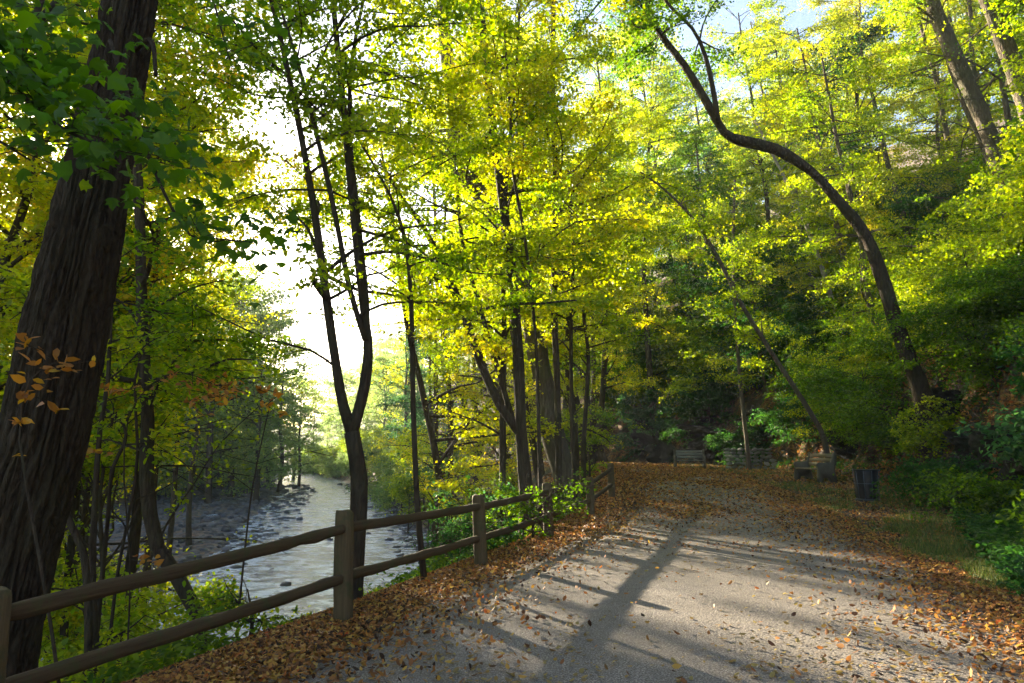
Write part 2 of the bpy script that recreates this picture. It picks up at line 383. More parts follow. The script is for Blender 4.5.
M_WOOD = wood_mat('weathered_wood', (.045, .028, .011), (.18, .125, .058))
M_RAIL = wood_mat('rail_wood', (.028, .017, .008), (.14, .092, .042), False)
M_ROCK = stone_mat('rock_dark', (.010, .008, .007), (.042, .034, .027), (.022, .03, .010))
M_RIVST = stone_mat('river_stone', (.05, .05, .055), (.15, .15, .16), (.10, .08, .07))
M_WALLST = stone_mat('wall_stone', (.14, .14, .12), (.36, .36, .32), (.13, .16, .08))

# ------------------------------------------------------------------ setting: ground, path, river
def warp_axis(lo, a, b, hi, fine, grow):
    mid = list(np.arange(a, b, fine)); v = a; d = fine; left = []
    while v > lo: d *= grow; v -= d; left.append(v)
    v = b; d = fine; right = [b]
    while v < hi: d *= grow; v += d; right.append(v)
    return np.array(left[::-1]+mid+right)
gx = warp_axis(-330, -12, 18, 260, .16, 1.03); gy = warp_axis(-60, 2, 40, 480, .16, 1.025)
GX, GY = np.meshgrid(gx, gy); GZ = H(GX, GY)
nx, ny = len(gx), len(gy)
idx = np.arange(nx*ny).reshape(ny, nx)
Q = np.stack([idx[:-1, :-1], idx[:-1, 1:], idx[1:, 1:], idx[1:, :-1]], -1).reshape(-1, 4)
V = np.stack([GX, GY, GZ], -1).reshape(-1, 3)
tag(link(np_mesh('ground', V, np.full(len(Q), 4), Q.ravel(), ground_mat(), True), 'ground'), 'brown leaf-covered woodland ground falling to the river', None, None, 'structure')

PL = [(-12, -7.6), (0, -4.0), (4, -2.55), (6.4, -1.6), (9, -.6), (12.2, .65), (19, 3.55), (26, 4.9), (34, 5.4), (42, 4.2), (48, 2.2), (54, -.3), (62, -3)]
PR = [(-12, 3.8), (0, 4.0), (4, 4.6), (6.4, 5.0), (9.5, 5.6), (12.5, 6.3), (17, 7.3), (24, 8.2), (32, 9.2), (40, 8.6), (46, 6.8), (54, 2.6), (62, 0)]
pv = np.arange(-12, 60, .2); pu = np.linspace(0, 1, 48)
PU, PV = np.meshgrid(pu, pv)
lx = tab(PV, PL)+(fbm(PV*.9, PV*0, seed=8)-.5)*.5; rx_ = tab(PV, PR)+(fbm(PV*.8, PV*0+4, seed=9)-.5)*.7
PX = lx+(rx_-lx)*PU
PZ = H(PX, PV)+.03-.05*(np.abs(PU-.5)*2)**10
idx = np.arange(PX.size).reshape(PX.shape)
Q = np.stack([idx[:-1, :-1], idx[:-1, 1:], idx[1:, 1:], idx[1:, :-1]], -1).reshape(-1, 4)
tag(link(np_mesh('path', np.stack([PX, PV, PZ], -1).reshape(-1, 3), np.full(len(Q), 4), Q.ravel(), path_mat(), True), 'path'), 'wide grey gravel path strewn with fallen leaves', None, None, 'structure')
V = np.array([(-330, -60, WATER), (10, -60, WATER), (10, 260, WATER), (-330, 260, WATER)])
tag(link(np_mesh('water', V, [4], [0, 1, 2, 3], water_mat()), 'water'), 'shallow bright river reflecting the sky', None, None, 'structure')

# ------------------------------------------------------------------ light window: gaps in the crowns that let the low sun reach the path
from math import tan
WIN_PX = [(330, 655), (415, 596), (530, 560), (612, 536), (665, 540), (800, 562), (1030, 592), (1300, 640), (1300, 860), (820, 720), (600, 650), (500, 668), (400, 660)]
def hit(px, py):
    """where the sight line through a pixel meets the ground"""
    Ys = np.arange(3, 120, .1); a = W(px, py, 1.0); X = a[0]*Ys; Z = CAMH+(a[2]-CAMH)*Ys
    k = np.where(Z < H(X, Ys))[0]; return Ys[k[0]] if len(k) else 60.
def ground_pt(px, py):
    a = W(px, py, 1.0); return (a[0]*(CAMH/(CAMH-a[2])), CAMH/(CAMH-a[2]))
WIN = [ground_pt(*p) for p in WIN_PX]
def in_poly(x, y, poly):
    r = np.zeros(x.shape, bool); n = len(poly)
    for i in range(n):
        x1, y1 = poly[i]; x2, y2 = poly[(i+1) % n]
        c = ((y1 > y) != (y2 > y)); r ^= c & (x < (x2-x1)*(y-y1)/((y2-y1) if y2 != y1 else 1e-9)+x1)
    return r
def sun_keep(C, rng):
    """which leaves stay: drop those whose shadow falls in the sunlit part of the path"""
    t = C[:, 2]/SUN[2]
    gx_, gy_ = C[:, 0]-SUN[0]*t, C[:, 1]-SUN[1]*t
    perp = gx_*math.cos(SUN_AZ)-gy_*math.sin(SUN_AZ)
    j = (vnoise(gx_*1.5, gy_*1.5, seed=31)-.5)*.7
    inside = in_poly(gx_+j, gy_+j*.6, WIN)
    streak = vnoise(perp*3.1, gy_*.18, seed=41)
    drop = inside & (streak < .60) & (rng.random(len(C)) < .985)
    # small sun patches further along the path
    far = (gy_ > 12.5) & (gy_ < 50) & (gx_ > 1) & (gx_ < 16)
    patch = fbm(perp*.7, gy_*.35, seed=43, oct=3)
    far |= (gy_ > 4) & (gx_ > 4.2) & (gy_ <= 12.5) & (gx_ < 9)
    drop |= far & (patch > .53)
    drop |= in_poly(gx_, gy_, [(-.3, 9.5), (.6, 10.5), (4.2, 17.5), (3.0, 18.5), (.6, 13.5)]) & (rng.random(len(C)) < .97)
    drop |= (np.hypot(gx_-10.4, gy_-24.2) < 1.5)
    return ~drop
# open sky beyond the river, between the stems (x, y, rx, ry, strength): crowns are thin there
GAPS = [(962, 95, 40, 105, .75), (258, 285, 50, 60, .35), (330, 400, 26, 60, .7), (425, 215, 24, 30, .5), (200, 515, 120, 55, .72), (262, 430, 75, 45, .6), (385, 520, 35, 60, .85), (735, 18, 20, 14, .9), (390, 330, 16, 50, .6), (335, 300, 50, 70, .5), (315, 470, 45, 22, .9), (290, 560, 60, 45, .85)]
def sky_keep(C, rng):
    px, py, f = to_px(C); k = np.ones(len(C), bool)
    r = rng.random(len(C)); nn = fbm(px/28., py/28., seed=77)
    for gx0, gy0, rx, ry, s in GAPS:
        q = ((px-gx0)/rx)**2+((py-gy0)/ry)**2
        k &= ~((q < 1.25-.9*(nn-.5)*2) & (r < s))
    thin = fbm(px/16., py/16., seed=78, oct=3)
    k &= ~((px < 450) & (py < 340) & (px > 60) & (thin > .55) & (r < .25))
    return k

# ------------------------------------------------------------------ trees
def limb_path(p, az, el, L, rng, droop=.0, n=5):
    pts = [np.array(p, float)]; d = np.array([math.cos(az)*math.cos(el), math.sin(az)*math.cos(el), math.sin(el)])
    for i in range(n):
        d = d + rng.normal(size=3)*.15 + np.array([0, 0, -.06-droop]); d /= np.linalg.norm(d)
        pts.append(pts[-1]+d*L/n)
    return np.array(pts)
DENS_S, DENS_L, SIZE = 1.6, 1.55, 1.02   # sprays per metre, leaves per spray, leaf size
def sprays(limbs, rng, per_m, radius, n_leaf, leaf, flat=.35, droop=.12, twig_acc=None, twig_r=.006, dens=True, keepf=None):
    """flat sprays of leaves along the outer part of each limb"""
    ds, dl, dz = (DENS_S, DENS_L, SIZE) if dens else (1, 1, 1)
    B = []; D = []
    for pts, r0 in limbs:
        L = np.linalg.norm(np.diff(pts, axis=0), axis=1).sum(); k = max(2, int(L*per_m*ds))
        t = rng.uniform(.18, 1.0, k)*(len(pts)-1); i = np.minimum(t.astype(int), len(pts)-2); f = (t-i)[:, None]
        B.append(pts[i]*(1-f)+pts[i+1]*f); d = pts[i+1]-pts[i]; D.append(d/np.linalg.norm(d, axis=1)[:, None])
    B = np.concatenate(B); D = np.concatenate(D); k = len(B)
    az = np.arctan2(D[:, 1], D[:, 0])+rng.choice([-1, 1], k)*rng.uniform(.2, 1.3, k)
    el = rng.normal(.08, .28, k)
    T = np.stack([np.cos(az)*np.cos(el), np.sin(az)*np.cos(el), np.sin(el)], 1)
    R = radius*rng.uniform(.55, 1.4, k)
    side = np.stack([-np.sin(az), np.cos(az), rng.normal(0, .25, k)], 1)
    m = max(3, int(n_leaf*dl*1.15))
    u = rng.uniform(0.03, 1.25, (k, m)); v = rng.normal(0, .36, (k, m))*(1.15-.5*u); w = rng.normal(0, flat*.28, (k, m))
    Rk = R[:, None]
    C = B[:, None]+T[:, None]*(u*Rk)[..., None]+side[:, None]*(v*Rk)[..., None]
    C[..., 2] += (w-droop*u*u)*Rk
    N = np.array([0, 0, 1.])+rng.normal(size=(k, m, 3))*.8+T[:, None]*.25
    keep = (rng.random((k, m)) < rng.uniform(.5, 1.15, k)[:, None]).ravel()
    ks = np.ones(k, bool)
    if keepf is not None:
        ks = keepf(B+T*Rk*.6); B, D, T, R, Rk, side = B[ks], D[ks], T[ks], R[ks], Rk[ks], side[ks]; C = C[ks]; N = N[ks]; keep = keep.reshape(k, m)[ks].ravel(); k = len(B)
    if twig_acc is not None and twig_r > 0:
        E_ = B+T*Rk; E_[:, 2] -= droop*R
        Mid = (B+E_)/2+rng.normal(size=(k, 3))*.03*Rk
        ring = np.array([(1, 0, 0), (-.5, 0, .87), (-.5, 0, -.87)]); ring2 = np.array([(0, 1, 0), (0, -.5, .87), (0, -.5, -.87)])
        rg = np.where((np.abs(T[:, 0]) < .7)[:, None, None], ring[None], ring2[None])*twig_r
        TV = np.concatenate([B[:, None]+rg, Mid[:, None]+rg*.8, E_[:, None]+rg*.35], 1).reshape(-1, 3)
        q = np.array([(a+b*3, (a+1) % 3+b*3, (a+1) % 3+3+b*3, a+3+b*3) for b in (0, 1) for a in range(3)])
        twig_acc.addq(TV, (np.arange(k)[:, None, None]*9+q[None]).reshape(-1, 4))
    C = C.reshape(-1, 3)[keep]; N = N.reshape(-1, 3)[keep]
    return C, N, leaf*dz*rng.uniform(.65, 1.3, len(C))
STATS = [0]
def build_tree(name, label, cat, stems, mat, group=None, bark=None, zl=(3, 14), n_limb=30, L=(1.5, 4), per_m=3.5, radius=.6, n_leaf=34, leaf=.085,
               templ='rhomb', seed=1, el=(.2, .9), az=None, twig=.006, keep=True, rough=.22, seg=12, flat=.35, droop=.12, extra=None, local=False, flare=.25):
    """stems: list of (points, radii) in world space, first point of the first stem is at the ground"""
    rng = np.random.default_rng(seed)
    base = np.array(stems[0][0][0], float)
    gz = Hs(base[0], base[1]) if not local else base[2]
    origin = np.array([base[0], base[1], gz])
    root = empty(name, origin, label, cat, group)
    ta = Acc(); sm = []
    for k, (p, r) in enumerate(stems):
        P, R = smooth_path(p, r)
        if flare and k == 0:
            hgt = P[:, 2]-gz; R = R*(1+flare*np.exp(-np.maximum(hgt, 0)/.45))
        sm.append((P, R)); ta.tube(P, R, seg if R.max() > .05 else max(5, seg-5), rough, seed+k)
    limbs = []
    for k in range(n_limb):
        P, R = sm[rng.integers(len(sm))]
        ok = np.where((P[:, 2]-gz > zl[0]) & (P[:, 2]-gz < zl[1]))[0]
        if len(ok) == 0:
            for P, R in sm:
                ok = np.where((P[:, 2]-gz > zl[0]) & (P[:, 2]-gz < zl[1]))[0]
                if len(ok): break
            else: continue
        i = ok[rng.integers(len(ok))] if k > 5 else ok[-1-int(rng.integers(min(5, len(ok))))]
        a = rng.uniform(0, 2*math.pi) if az is None else rng.normal(az[0], az[1])
        hh = (P[i, 2]-gz-zl[0])/(zl[1]-zl[0]+1e-6)
        ln = rng.uniform(*L)*((1-.45*hh) if seg > 9 else (.35+.8*math.sin(math.pi*(.12+.74*hh))))
        lp = limb_path(P[i], a, rng.uniform(*el), ln, rng)
        r0 = min(R[i]*.55, .012+.012*ln)
        if keep and not (sky_keep(lp[-1:], rng)[0] and sky_keep(lp[3:4], rng)[0]) and rng.random() < .8: continue
        limbs.append((lp, r0))
        lp2, lr = smooth_path(lp, np.linspace(r0, r0*.25, len(lp)), .6); ta.tube(lp2, lr, 5, 0, cap=False)
    if extra:
        for pts, r0 in extra:
            pts = np.asarray(pts, float); limbs.append((pts, r0))
            lp2, lr = smooth_path(pts, np.linspace(r0, r0*.3, len(pts)), .3); ta.tube(lp2, lr, 6, .1, seed)
    if limbs and n_leaf > 0:
        C, N, S = sprays(limbs, rng, per_m, radius, n_leaf, leaf, flat, droop, ta, twig, True, (lambda q: sky_keep(q, rng)) if keep else None)
        k = np.ones(len(C), bool)
        if keep: k = sun_keep(C, rng) & sky_keep(C, rng)
        gz_ = H(C[:, 0], C[:, 1]) if not local else np.full(len(C), -1e3)
        k &= C[:, 2] > gz_+.03
        if not local: k &= np.linalg.norm(C-np.array([0, 0, CAMH]), axis=1) > 2.2
        C, N, S = C[k], N[k], S[k]
        STATS[0] += len(C)
        V_, sz, lo = leaf_geo(C-origin, N, S, templ, rng)
        crown = np_mesh('crown', V_, sz, lo, mat)
    else: crown = None
    tv = ta.mesh('trunk', bark or BARK, True)
    co = np.empty(len(tv.vertices)*3, np.float32); tv.vertices.foreach_get('co', co); co = co.reshape(-1, 3)-origin.astype(np.float32); tv.vertices.foreach_set('co', co.ravel()); tv.update()
    link(tv, 'trunk', root)
    if crown: link(crown, 'crown', root)
    return root
def copy_thing(root, loc, rz, sc, label, name=None):
    r = root.copy(); COL.objects.link(r); r.location = loc; r.rotation_euler = (0, 0, rz); r.scale = (sc, sc, sc); r['label'] = label
    for ch in root.children:
        c = ch.copy(); COL.objects.link(c); c.parent = r
    return r
def traced(pts, Y, base_drop=True):
    """pixel polyline with widths at a given distance -> stem. pts: (px, py, width_px[, Y])"""
    P = []; R = []
    for q in pts:
        yy = q[3] if len(q) > 3 else Y
        P.append(W(q[0], q[1], yy)); R.append(q[2]/2/FOC*yy*.80)
    P = np.array(P); R = np.array(R); px_ = np.array([q[:2] for q in pts], float)
    t = np.gradient(px_, axis=0); R = R*np.abs(t).max(1)/np.linalg.norm(t, axis=1)
    if base_drop:
        g = Hs(P[0, 0], P[0, 1])-.25
        if P[0, 2] > g+.3:
            d = (P[0]-P[1]); d = d/max(1e-6, abs(d[2])); h = P[0, 2]-g
            b = P[0]+np.array([d[0]*.3, d[1]*.3, -1])*h; P = np.vstack([b, P]); R = np.concatenate([[R[0]*1.25], R])
    return P, R

# 1 the big dark tree at the left, between camera and sun
T1 = traced([(-24, 700, 92, 5.5), (8, 560, 90, 5.5), (42, 440, 88, 5.5), (63, 342, 86, 5.5), (80, 260, 78, 5.5), (97, 180, 69, 5.55), (114, 90, 61, 5.6), (130, 0, 57, 5.7), (150, -150, 50, 5.8), (160, -320, 42, 6.0), (150, -600, 30, 6.4)], 5.5)
def big_tree():
    rng = np.random.default_rng(11)
    origin = np.array([T1[0][0][0], T1[0][0][1], Hs(T1[0][0][0], T1[0][0][1])])
    root = empty('deciduous_tree', origin, 'massive dark furrowed tree trunk leaning beside the fence at the far left', 'tree')
    P, R = smooth_path(*T1, step=.035)
    R = R*1.06*(1+.35*np.exp(-np.maximum(P[:, 2]-origin[2], 0)/.4))
    a = Acc(); a.tube(P, R, 220, 0, 3)
    V_ = a.V[0].reshape(len(P), 220, 3); ctr = P[:, None]; rad = V_-ctr
    ang = np.linspace(0, 2*np.pi, 220, endpoint=False)[None]*np.ones((len(P), 1)); zz = P[:, 2][:, None]*np.ones((1, 220))
    wob = (fbm(np.cos(ang)*3, np.sin(ang)*3, zz*1.3, seed=2)-.5)
    rid = np.abs(vnoise(np.cos(ang)*9+wob*2.2, np.sin(ang)*9+wob*2.2, zz*1.6, seed=4)-.5)*2
    rid2 = vnoise(np.cos(ang)*24, np.sin(ang)*24, zz*8, seed=9)
    disp = (np.minimum(rid, .35)/.35-.5)*.042+(rid2-.5)*.026+wob*.05
    a.V[0] = (ctr+rad*(1+(disp/R[:, None])[..., None])).reshape(-1, 3)
    extra = [([W(122, 60, 5.6), W(150, 40, 5.4), W(156, 75, 5.2)], .03)]
    for pts, r in extra:
        p2, r2 = smooth_path(pts, np.linspace(r, r*.5, len(pts)), .1); a.tube(p2, r2, 8, .1)
    # leafy limbs: a low one reaching towards the camera, others high
    limbs = [([W(100, -40, 5.4), W(40, 20, 4.6), W(10, 70, 3.9), W(50, 120, 3.5), W(110, 150, 3.4)], .03),
             ([W(60, -60, 4.6), W(20, 60, 3.9), W(-20, 120, 3.6), W(30, 160, 3.4)], .025),
             ([W(30, 60, 4.0), W(70, 110, 3.7), W(100, 165, 3.6)], .014),
             ([W(110, 40, 5.1), W(150, 160, 4.6), W(190, 235, 4.3), W(225, 240, 4.2)], .016),
             ([W(120, -60, 5.4), W(200, -20, 5.2), W(230, 60, 5.0)], .02),
             ([W(100, -60, 5.4), W(20, -30, 5.2), W(-40, 60, 5.0)], .02)]
    limbs = [(np.array(p), r) for p, r in limbs]
    C, N, S = sprays(limbs, rng, 7.5, .45, 13, .092, .6, .22, a, .004, False)
    k = sun_keep(C, rng) & sky_keep(C, rng); C, N, S = C[k], N[k], S[k]
    for p, r in limbs:
        p2, r2 = smooth_path(p, np.linspace(r, r*.2, len(p)), .15); a.tube(p2, r2, 6, .1)
    a.V = [v-origin for v in a.V]
    link(a.mesh('trunk', BARK_T1, True), 'trunk', root)
    TEMPL['maple'][0][:, 2] *= 2.2
    V_, sz, lo = leaf_geo(C-origin, N, S, 'maple', rng); link(np_mesh('crown', V_, sz, lo, LM['maple']), 'crown', root)
    STATS[0] += len(C)
big_tree()

# 2 slim dark tree right of the big one
S2 = traced([(196, 612, 19, 9), (158, 548, 18, 9), (147, 480, 17, 9), (148, 420, 15, 9), (143, 342, 14, 9), (140, 225, 12, 9), (133, 100, 10, 9), (120, -40, 8, 9), (110, -200, 6, 9.4)], 9)
build_tree('deciduous_tree', 'slender dark tree with a kinked trunk just right of the massive trunk, behind the rails', 'tree', [S2], LM['lime'], zl=(3.2, 9.5), n_limb=20, L=(1.2, 3),
           per_m=4, radius=.5, n_leaf=22, leaf=.085, templ='leaf', seed=21, el=(-.1, .6),
           extra=[([W(145, 420, 9), W(165, 370, 9), W(190, 345, 8.8), W(192, 300, 8.6)], .02), ([W(142, 330, 9), W(118, 300, 9), W(60, 290, 9.2), (W(10, 320, 9.4))], .02)])
# 4 the forked tree behind the nearest full post
stem4 = traced([(353, 600, 19), (356, 540, 20), (359, 480, 20), (352, 432, 19)], 9.5)
L4 = traced([(352, 434, 16), (343, 405, 13), (337, 370, 12), (327, 300, 11), (316, 220, 10), (300, 130, 8), (283, 50, 7), (265, -30, 6), (240, -160, 4)], 9.5, False)
R4 = traced([(352, 434, 15), (362, 400, 14), (367, 370, 13), (368, 340, 11), (360, 280, 9), (352, 200, 9), (343, 100, 8), (333, 0, 7), (322, -160, 5)], 9.5, False)
R4b = traced([(367, 345, 9), (366, 300, 8), (358, 220, 7), (350, 140, 6), (352, 60, 5), (372, -40, 4)], 9.6, False)
R4c = traced([(365, 340, 8), (350, 290, 7), (335, 215, 7), (318, 140, 6), (297, 60, 5), (278, 0, 4), (262, -60, 3)], 9.4, False)
build_tree('deciduous_tree', 'forked tree with thin upright stems right behind the nearest complete fence post', 'tree', [stem4, L4, R4, R4b, R4c], LM['lime'], zl=(3.8, 12), n_limb=74, L=(1.2, 3.6),
           per_m=4.2, radius=.5, n_leaf=26, leaf=.08, templ='leaf', seed=31, el=(-.1, .7),
           extra=[([W(337, 368, 9.5), W(310, 350, 9.3), W(270, 340, 9.0), W(230, 322, 8.8), W(195, 305, 8.6)], .022),
                  ([W(312, 185, 9.5), W(285, 160, 9.2), W(256, 140, 9)], .012)])
# 5 thin single stem
build_tree('sapling', 'very thin straight sapling rising right of the forked tree, behind the second rail span', 'sapling', [traced([(424, 580, 7), (417, 500, 7), (413, 400, 6.5), (411, 300, 6), (405, 240, 5), (390, 195, 4), (365, 150, 3.5), (340, 110, 3)], 9.6)], LM['yellow'],
           zl=(2.5, 6), n_limb=14, L=(.5, 1.4), per_m=4, radius=.35, n_leaf=16, leaf=.075, templ='leaf', seed=41, rough=.06)
# 6 multi-stem
s6 = traced([(527, 500, 17), (524, 470, 16), (521, 430, 15), (517, 340, 14), (510, 260, 12), (500, 180, 11), (490, 100, 10), (482, 20, 9), (474, -80, 8), (468, -260, 6)], 16)
s6b = traced([(524, 440, 13), (500, 405, 13), (484, 370, 12), (466, 320, 11), (450, 280, 10), (425, 230, 8), (400, 195, 6), (380, 160, 4)], 16, False)
s6c = traced([(514, 425, 8), (495, 360, 7), (478, 300, 6), (462, 240, 5), (455, 150, 4)], 16.6, False)
s6d = traced([(522, 300, 5), (500, 130, 4), (512, 80, 3), (505, 20, 3)], 16.2, False)
build_tree('deciduous_tree', 'dark tree forking low into an upright and a left-leaning stem, behind the third fence post', 'tree', [s6, s6b, s6c], LM['lime'], zl=(5, 19), n_limb=38, L=(1.8, 4.6),
           per_m=3.6, radius=.65, n_leaf=36, leaf=.085, seed=51, el=(-.1, .7), extra=[([W(505, 240, 16), W(485, 215, 15.6), W(455, 198, 15), W(430, 190, 14.6)], .03)])
# 7 thick tree behind
s7 = traced([(566, 480, 30), (552, 430, 29), (543, 380, 27), (530, 320, 26), (515, 270, 24), (492, 215, 22), (470, 170, 22), (455, 110, 19), (445, 40, 17), (438, -60, 14), (430, -200, 10)], 23)
s7b = traced([(495, 218, 14), (470, 190, 12), (452, 165, 11), (451, 130, 9)], 22.6, False)
build_tree('deciduous_tree', 'thickest brown tree of the bank, leaning left behind the forking dark tree', 'tree', [s7, s7b], LM['yellow'], bark=BARK2, zl=(8, 24), n_limb=36, L=(2.5, 6), per_m=3, radius=.8, n_leaf=42, leaf=.10, seed=61, el=(-.1, .6))
# 8, 9 straight thin ones
build_tree('deciduous_tree', 'straight narrow tree standing upright just right of the thick leaning brown tree', 'tree', [traced([(559, 470, 8), (557, 380, 8), (554, 300, 8), (556, 200, 7.5), (553, 100, 7), (553, 0, 6), (550, -150, 5)], 20)], LM['yellow'], zl=(6, 20), n_limb=26, L=(1.5, 4), per_m=3.4, radius=.65, n_leaf=36, leaf=.09, seed=71, rough=.06)
build_tree('sapling', 'thin straight sapling with a few side shoots right of the straight narrow tree', 'sapling', [traced([(574, 470, 5), (572, 430, 5), (571, 340, 4.5), (573, 250, 4), (568, 170, 3)], 21)], LM['yellow'], zl=(4, 10), n_limb=20, L=(1, 2.5), per_m=3.4, radius=.5, n_leaf=30, leaf=.085, seed=81, rough=.06)
build_tree('sapling', 'hair-thin leaning sapling between the forking dark tree and the straight narrow tree', 'sapling', [traced([(540, 480, 5), (538, 400, 4.5), (535, 330, 4), (525, 240, 4), (513, 170, 4), (510, 110, 3.5), (505, 40, 3)], 15)], LM['lime'], zl=(5, 11), n_limb=14, L=(.8, 2), per_m=3.4, radius=.5, n_leaf=24, leaf=.085, seed=85, rough=.06)
# 10 the dramatic bent tree on the right slope
s10 = traced([(922, 392, 23), (914, 372, 21), (900, 335, 19), (886, 290, 18), (868, 240, 17), (842, 205, 16), (812, 172, 15), (775, 149, 15), (742, 141, 15), (724, 132, 14), (708, 104, 12), (684, 65, 11), (655, 25, 9), (640, -20, 8), (615, -90, 6), (600, -200, 5)], 19.5)
s10b = traced([(718, 122, 7), (714, 95, 7), (705, 55, 6), (692, 28, 5), (665, 0, 5), (650, -40, 4)], 19.3, False)
s10c = traced([(900, 335, 7), (893, 290, 5), (880, 240, 4), (860, 220, 3)], 19.4, False)
build_tree('deciduous_tree', 'dark sinuous tree arching left from the right slope high over the path', 'tree', [s10, s10b], LM['green'], zl=(12.5, 20), n_limb=30, L=(1.5, 4.2), per_m=3.4, radius=.65, n_leaf=34, leaf=.09, seed=91, el=(-.2, .6))
# 11, 12, 14 thin leaning on right
build_tree('sapling', 'thin bare-stemmed sapling leaning left above the slatted bench with end frames', 'sapling', [traced([(824, 440, 7), (812, 415, 7), (770, 350, 6.5), (742, 305, 6), (720, 262, 6), (696, 222, 5), (665, 190, 4), (640, 172, 3)], 24)], LM['lime'], bark=BARK2, zl=(4, 11), n_limb=20, L=(1, 2.6), per_m=3.2, radius=.6, n_leaf=28, leaf=.09, seed=101, rough=.06)
build_tree('sapling', 'pale thin sapling leaning left, between the arching tree and the other leaning sapling', 'sapling', [traced([(850, 360, 7), (838, 320, 6.5), (820, 262, 6), (800, 210, 5), (778, 165, 4), (755, 120, 3)], hit(850, 358))], LM['yellow'], bark=BARK3, zl=(5, 15), n_limb=20, L=(1, 3), per_m=3.2, radius=.6, n_leaf=30, leaf=.09, seed=111, rough=.06)
build_tree('sapling', 'slim sapling growing behind the mossy stone wall', 'sapling', [traced([(747, 445, 5), (742, 400, 5), (737, 340, 4), (733, 260, 4), (735, 180, 3)], 35)], LM['lime'], bark=BARK2, zl=(4, 14), n_limb=26, L=(1.5, 3.5), per_m=2.8, radius=.8, n_leaf=30, leaf=.11, seed=121, rough=.06)
# 13 sunlit trunks top right
s13a = traced([(1040, 300, 24), (1018, 230, 24), (1000, 165, 23), (975, 100, 22), (945, 35, 20), (925, -20, 17), (900, -110, 12)], 24)
s13b = traced([(1075, 280, 26), (1045, 160, 26), (1015, 70, 24), (990, 5, 21), (965, -60, 17), (945, -130, 12)], 20)
s13c = traced([(1010, 210, 12), (985, 145, 12), (962, 95, 11), (940, 30, 9), (925, -30, 7)], 25.5)
build_tree('deciduous_tree', 'sunlit thick tree leaning left high on the slope at the upper right', 'tree', [s13a], LM['lime'], bark=BARK2, zl=(9, 15), n_limb=24, L=(2, 4.5), per_m=3.3, radius=.7, n_leaf=36, leaf=.09, seed=131)
build_tree('deciduous_tree', 'thick tree leaning out at the upper right corner, nearest of the slope trees', 'tree', [s13b], LM['green'], bark=BARK2, zl=(8, 13), n_limb=16, L=(2, 4.5), per_m=3.3, radius=.65, n_leaf=34, leaf=.085, seed=141)
build_tree('deciduous_tree', 'thinner pale tree leaning beside the sunlit thick tree on the upper right slope', 'tree', [s13c], LM['yellow'], bark=BARK2, zl=(8, 13), n_limb=16, L=(1.5, 4), per_m=3.2, radius=.7, n_leaf=34, leaf=.09, seed=151)
# pale sycamore far back in the gap
s15 = traced([(640, 330, 9), (632, 240, 8), (628, 180, 7), (634, 130, 6), (628, 60, 4), (622, 20, 3)], 62)
build_tree('deciduous_tree', 'pale-barked hazy tree far back in the opening left of the arching tree', 'tree', [s15], LM['teal'], bark=BARK3, zl=(8, 34), n_limb=40, L=(3, 6), per_m=1.6, radius=1.3, n_leaf=34, leaf=.16, seed=161,
           extra=[([W(634, 190, 62), W(618, 140, 61), W(606, 100, 60), W(600, 60, 60)], .14), ([W(640, 160, 62), W(655, 120, 62), W(662, 70, 62)], .12)])

# ------------------------------------------------------------------ generic trees: bank, slope, far bank
def gen_stem(x, y, h, r, lean=(0, 0), seed=0, g=None):
    rng = np.random.default_rng(seed); g = Hs(x, y) if g is None else g
    n = 7; P = []; off = np.zeros(2)
    for i in range(n+1):
        t = i/n; off = off + rng.normal(size=2)*.03*h*(.25 if i else 0)
        P.append((x+off[0]+lean[0]*h*t, y+off[1]+lean[1]*h*t, g-.3+(h+.3)*t))
    return np.array(P), r*(1-.8*np.linspace(0, 1, n+1)**1.1)
BANK = [ # x, y, height, r, lean, material, label, zlow
 (-1.5, 22, 16, .15, (-.05, 0), 'yellow', 'yellow-leaved tree on the river bank behind the sapling right of the forked tree', 1.5),
 (-3.2, 33, 17, .18, (-.1, 0), 'yellow', 'golden tree leaning over the water past the second fence span', .8),
 (.5, 30, 18, .18, (-.05, 0), 'yellow', 'orange-tinged tree seen between the left-leaning stem and the thin sapling', 1.2),
 (2.4, 27, 19, .17, (0, 0), 'lime', 'bright lime tree directly behind the thick leaning brown tree', 1.5),
 (4.4, 39, 20, .2, (0, 0), 'yellow', 'tall yellow tree over the far end of the fence', 3),
 (1.8, 42, 20, .2, (-.05, 0), 'lime', 'tall lime-yellow tree on the bank beyond the thick leaning trunk', 2),
 (-2.5, 48, 19, .2, (-.08, 0), 'green', 'green tree at the water edge right of the river', 1),
 (-6.5, 62, 17, .2, (-.08, 0), 'teal', 'blue-green tree at the river edge where the water narrows', 1),
 (-12, 82, 18, .22, (-.06, 0), 'teal', 'hazy tree further up the right river bank', 1),
 (6.5, 54, 22, .22, (0, 0), 'yellow', 'yellow tree closing the view where the path bends away', 4),
 (2.0, 60, 22, .24, (0, 0), 'yellow', 'golden crown seen above the path bend', 3),
 (2.6, 24.8, 12, .1, (-.03, 0), 'lime', 'low leafy tree behind the end of the fence', 4.0),
]
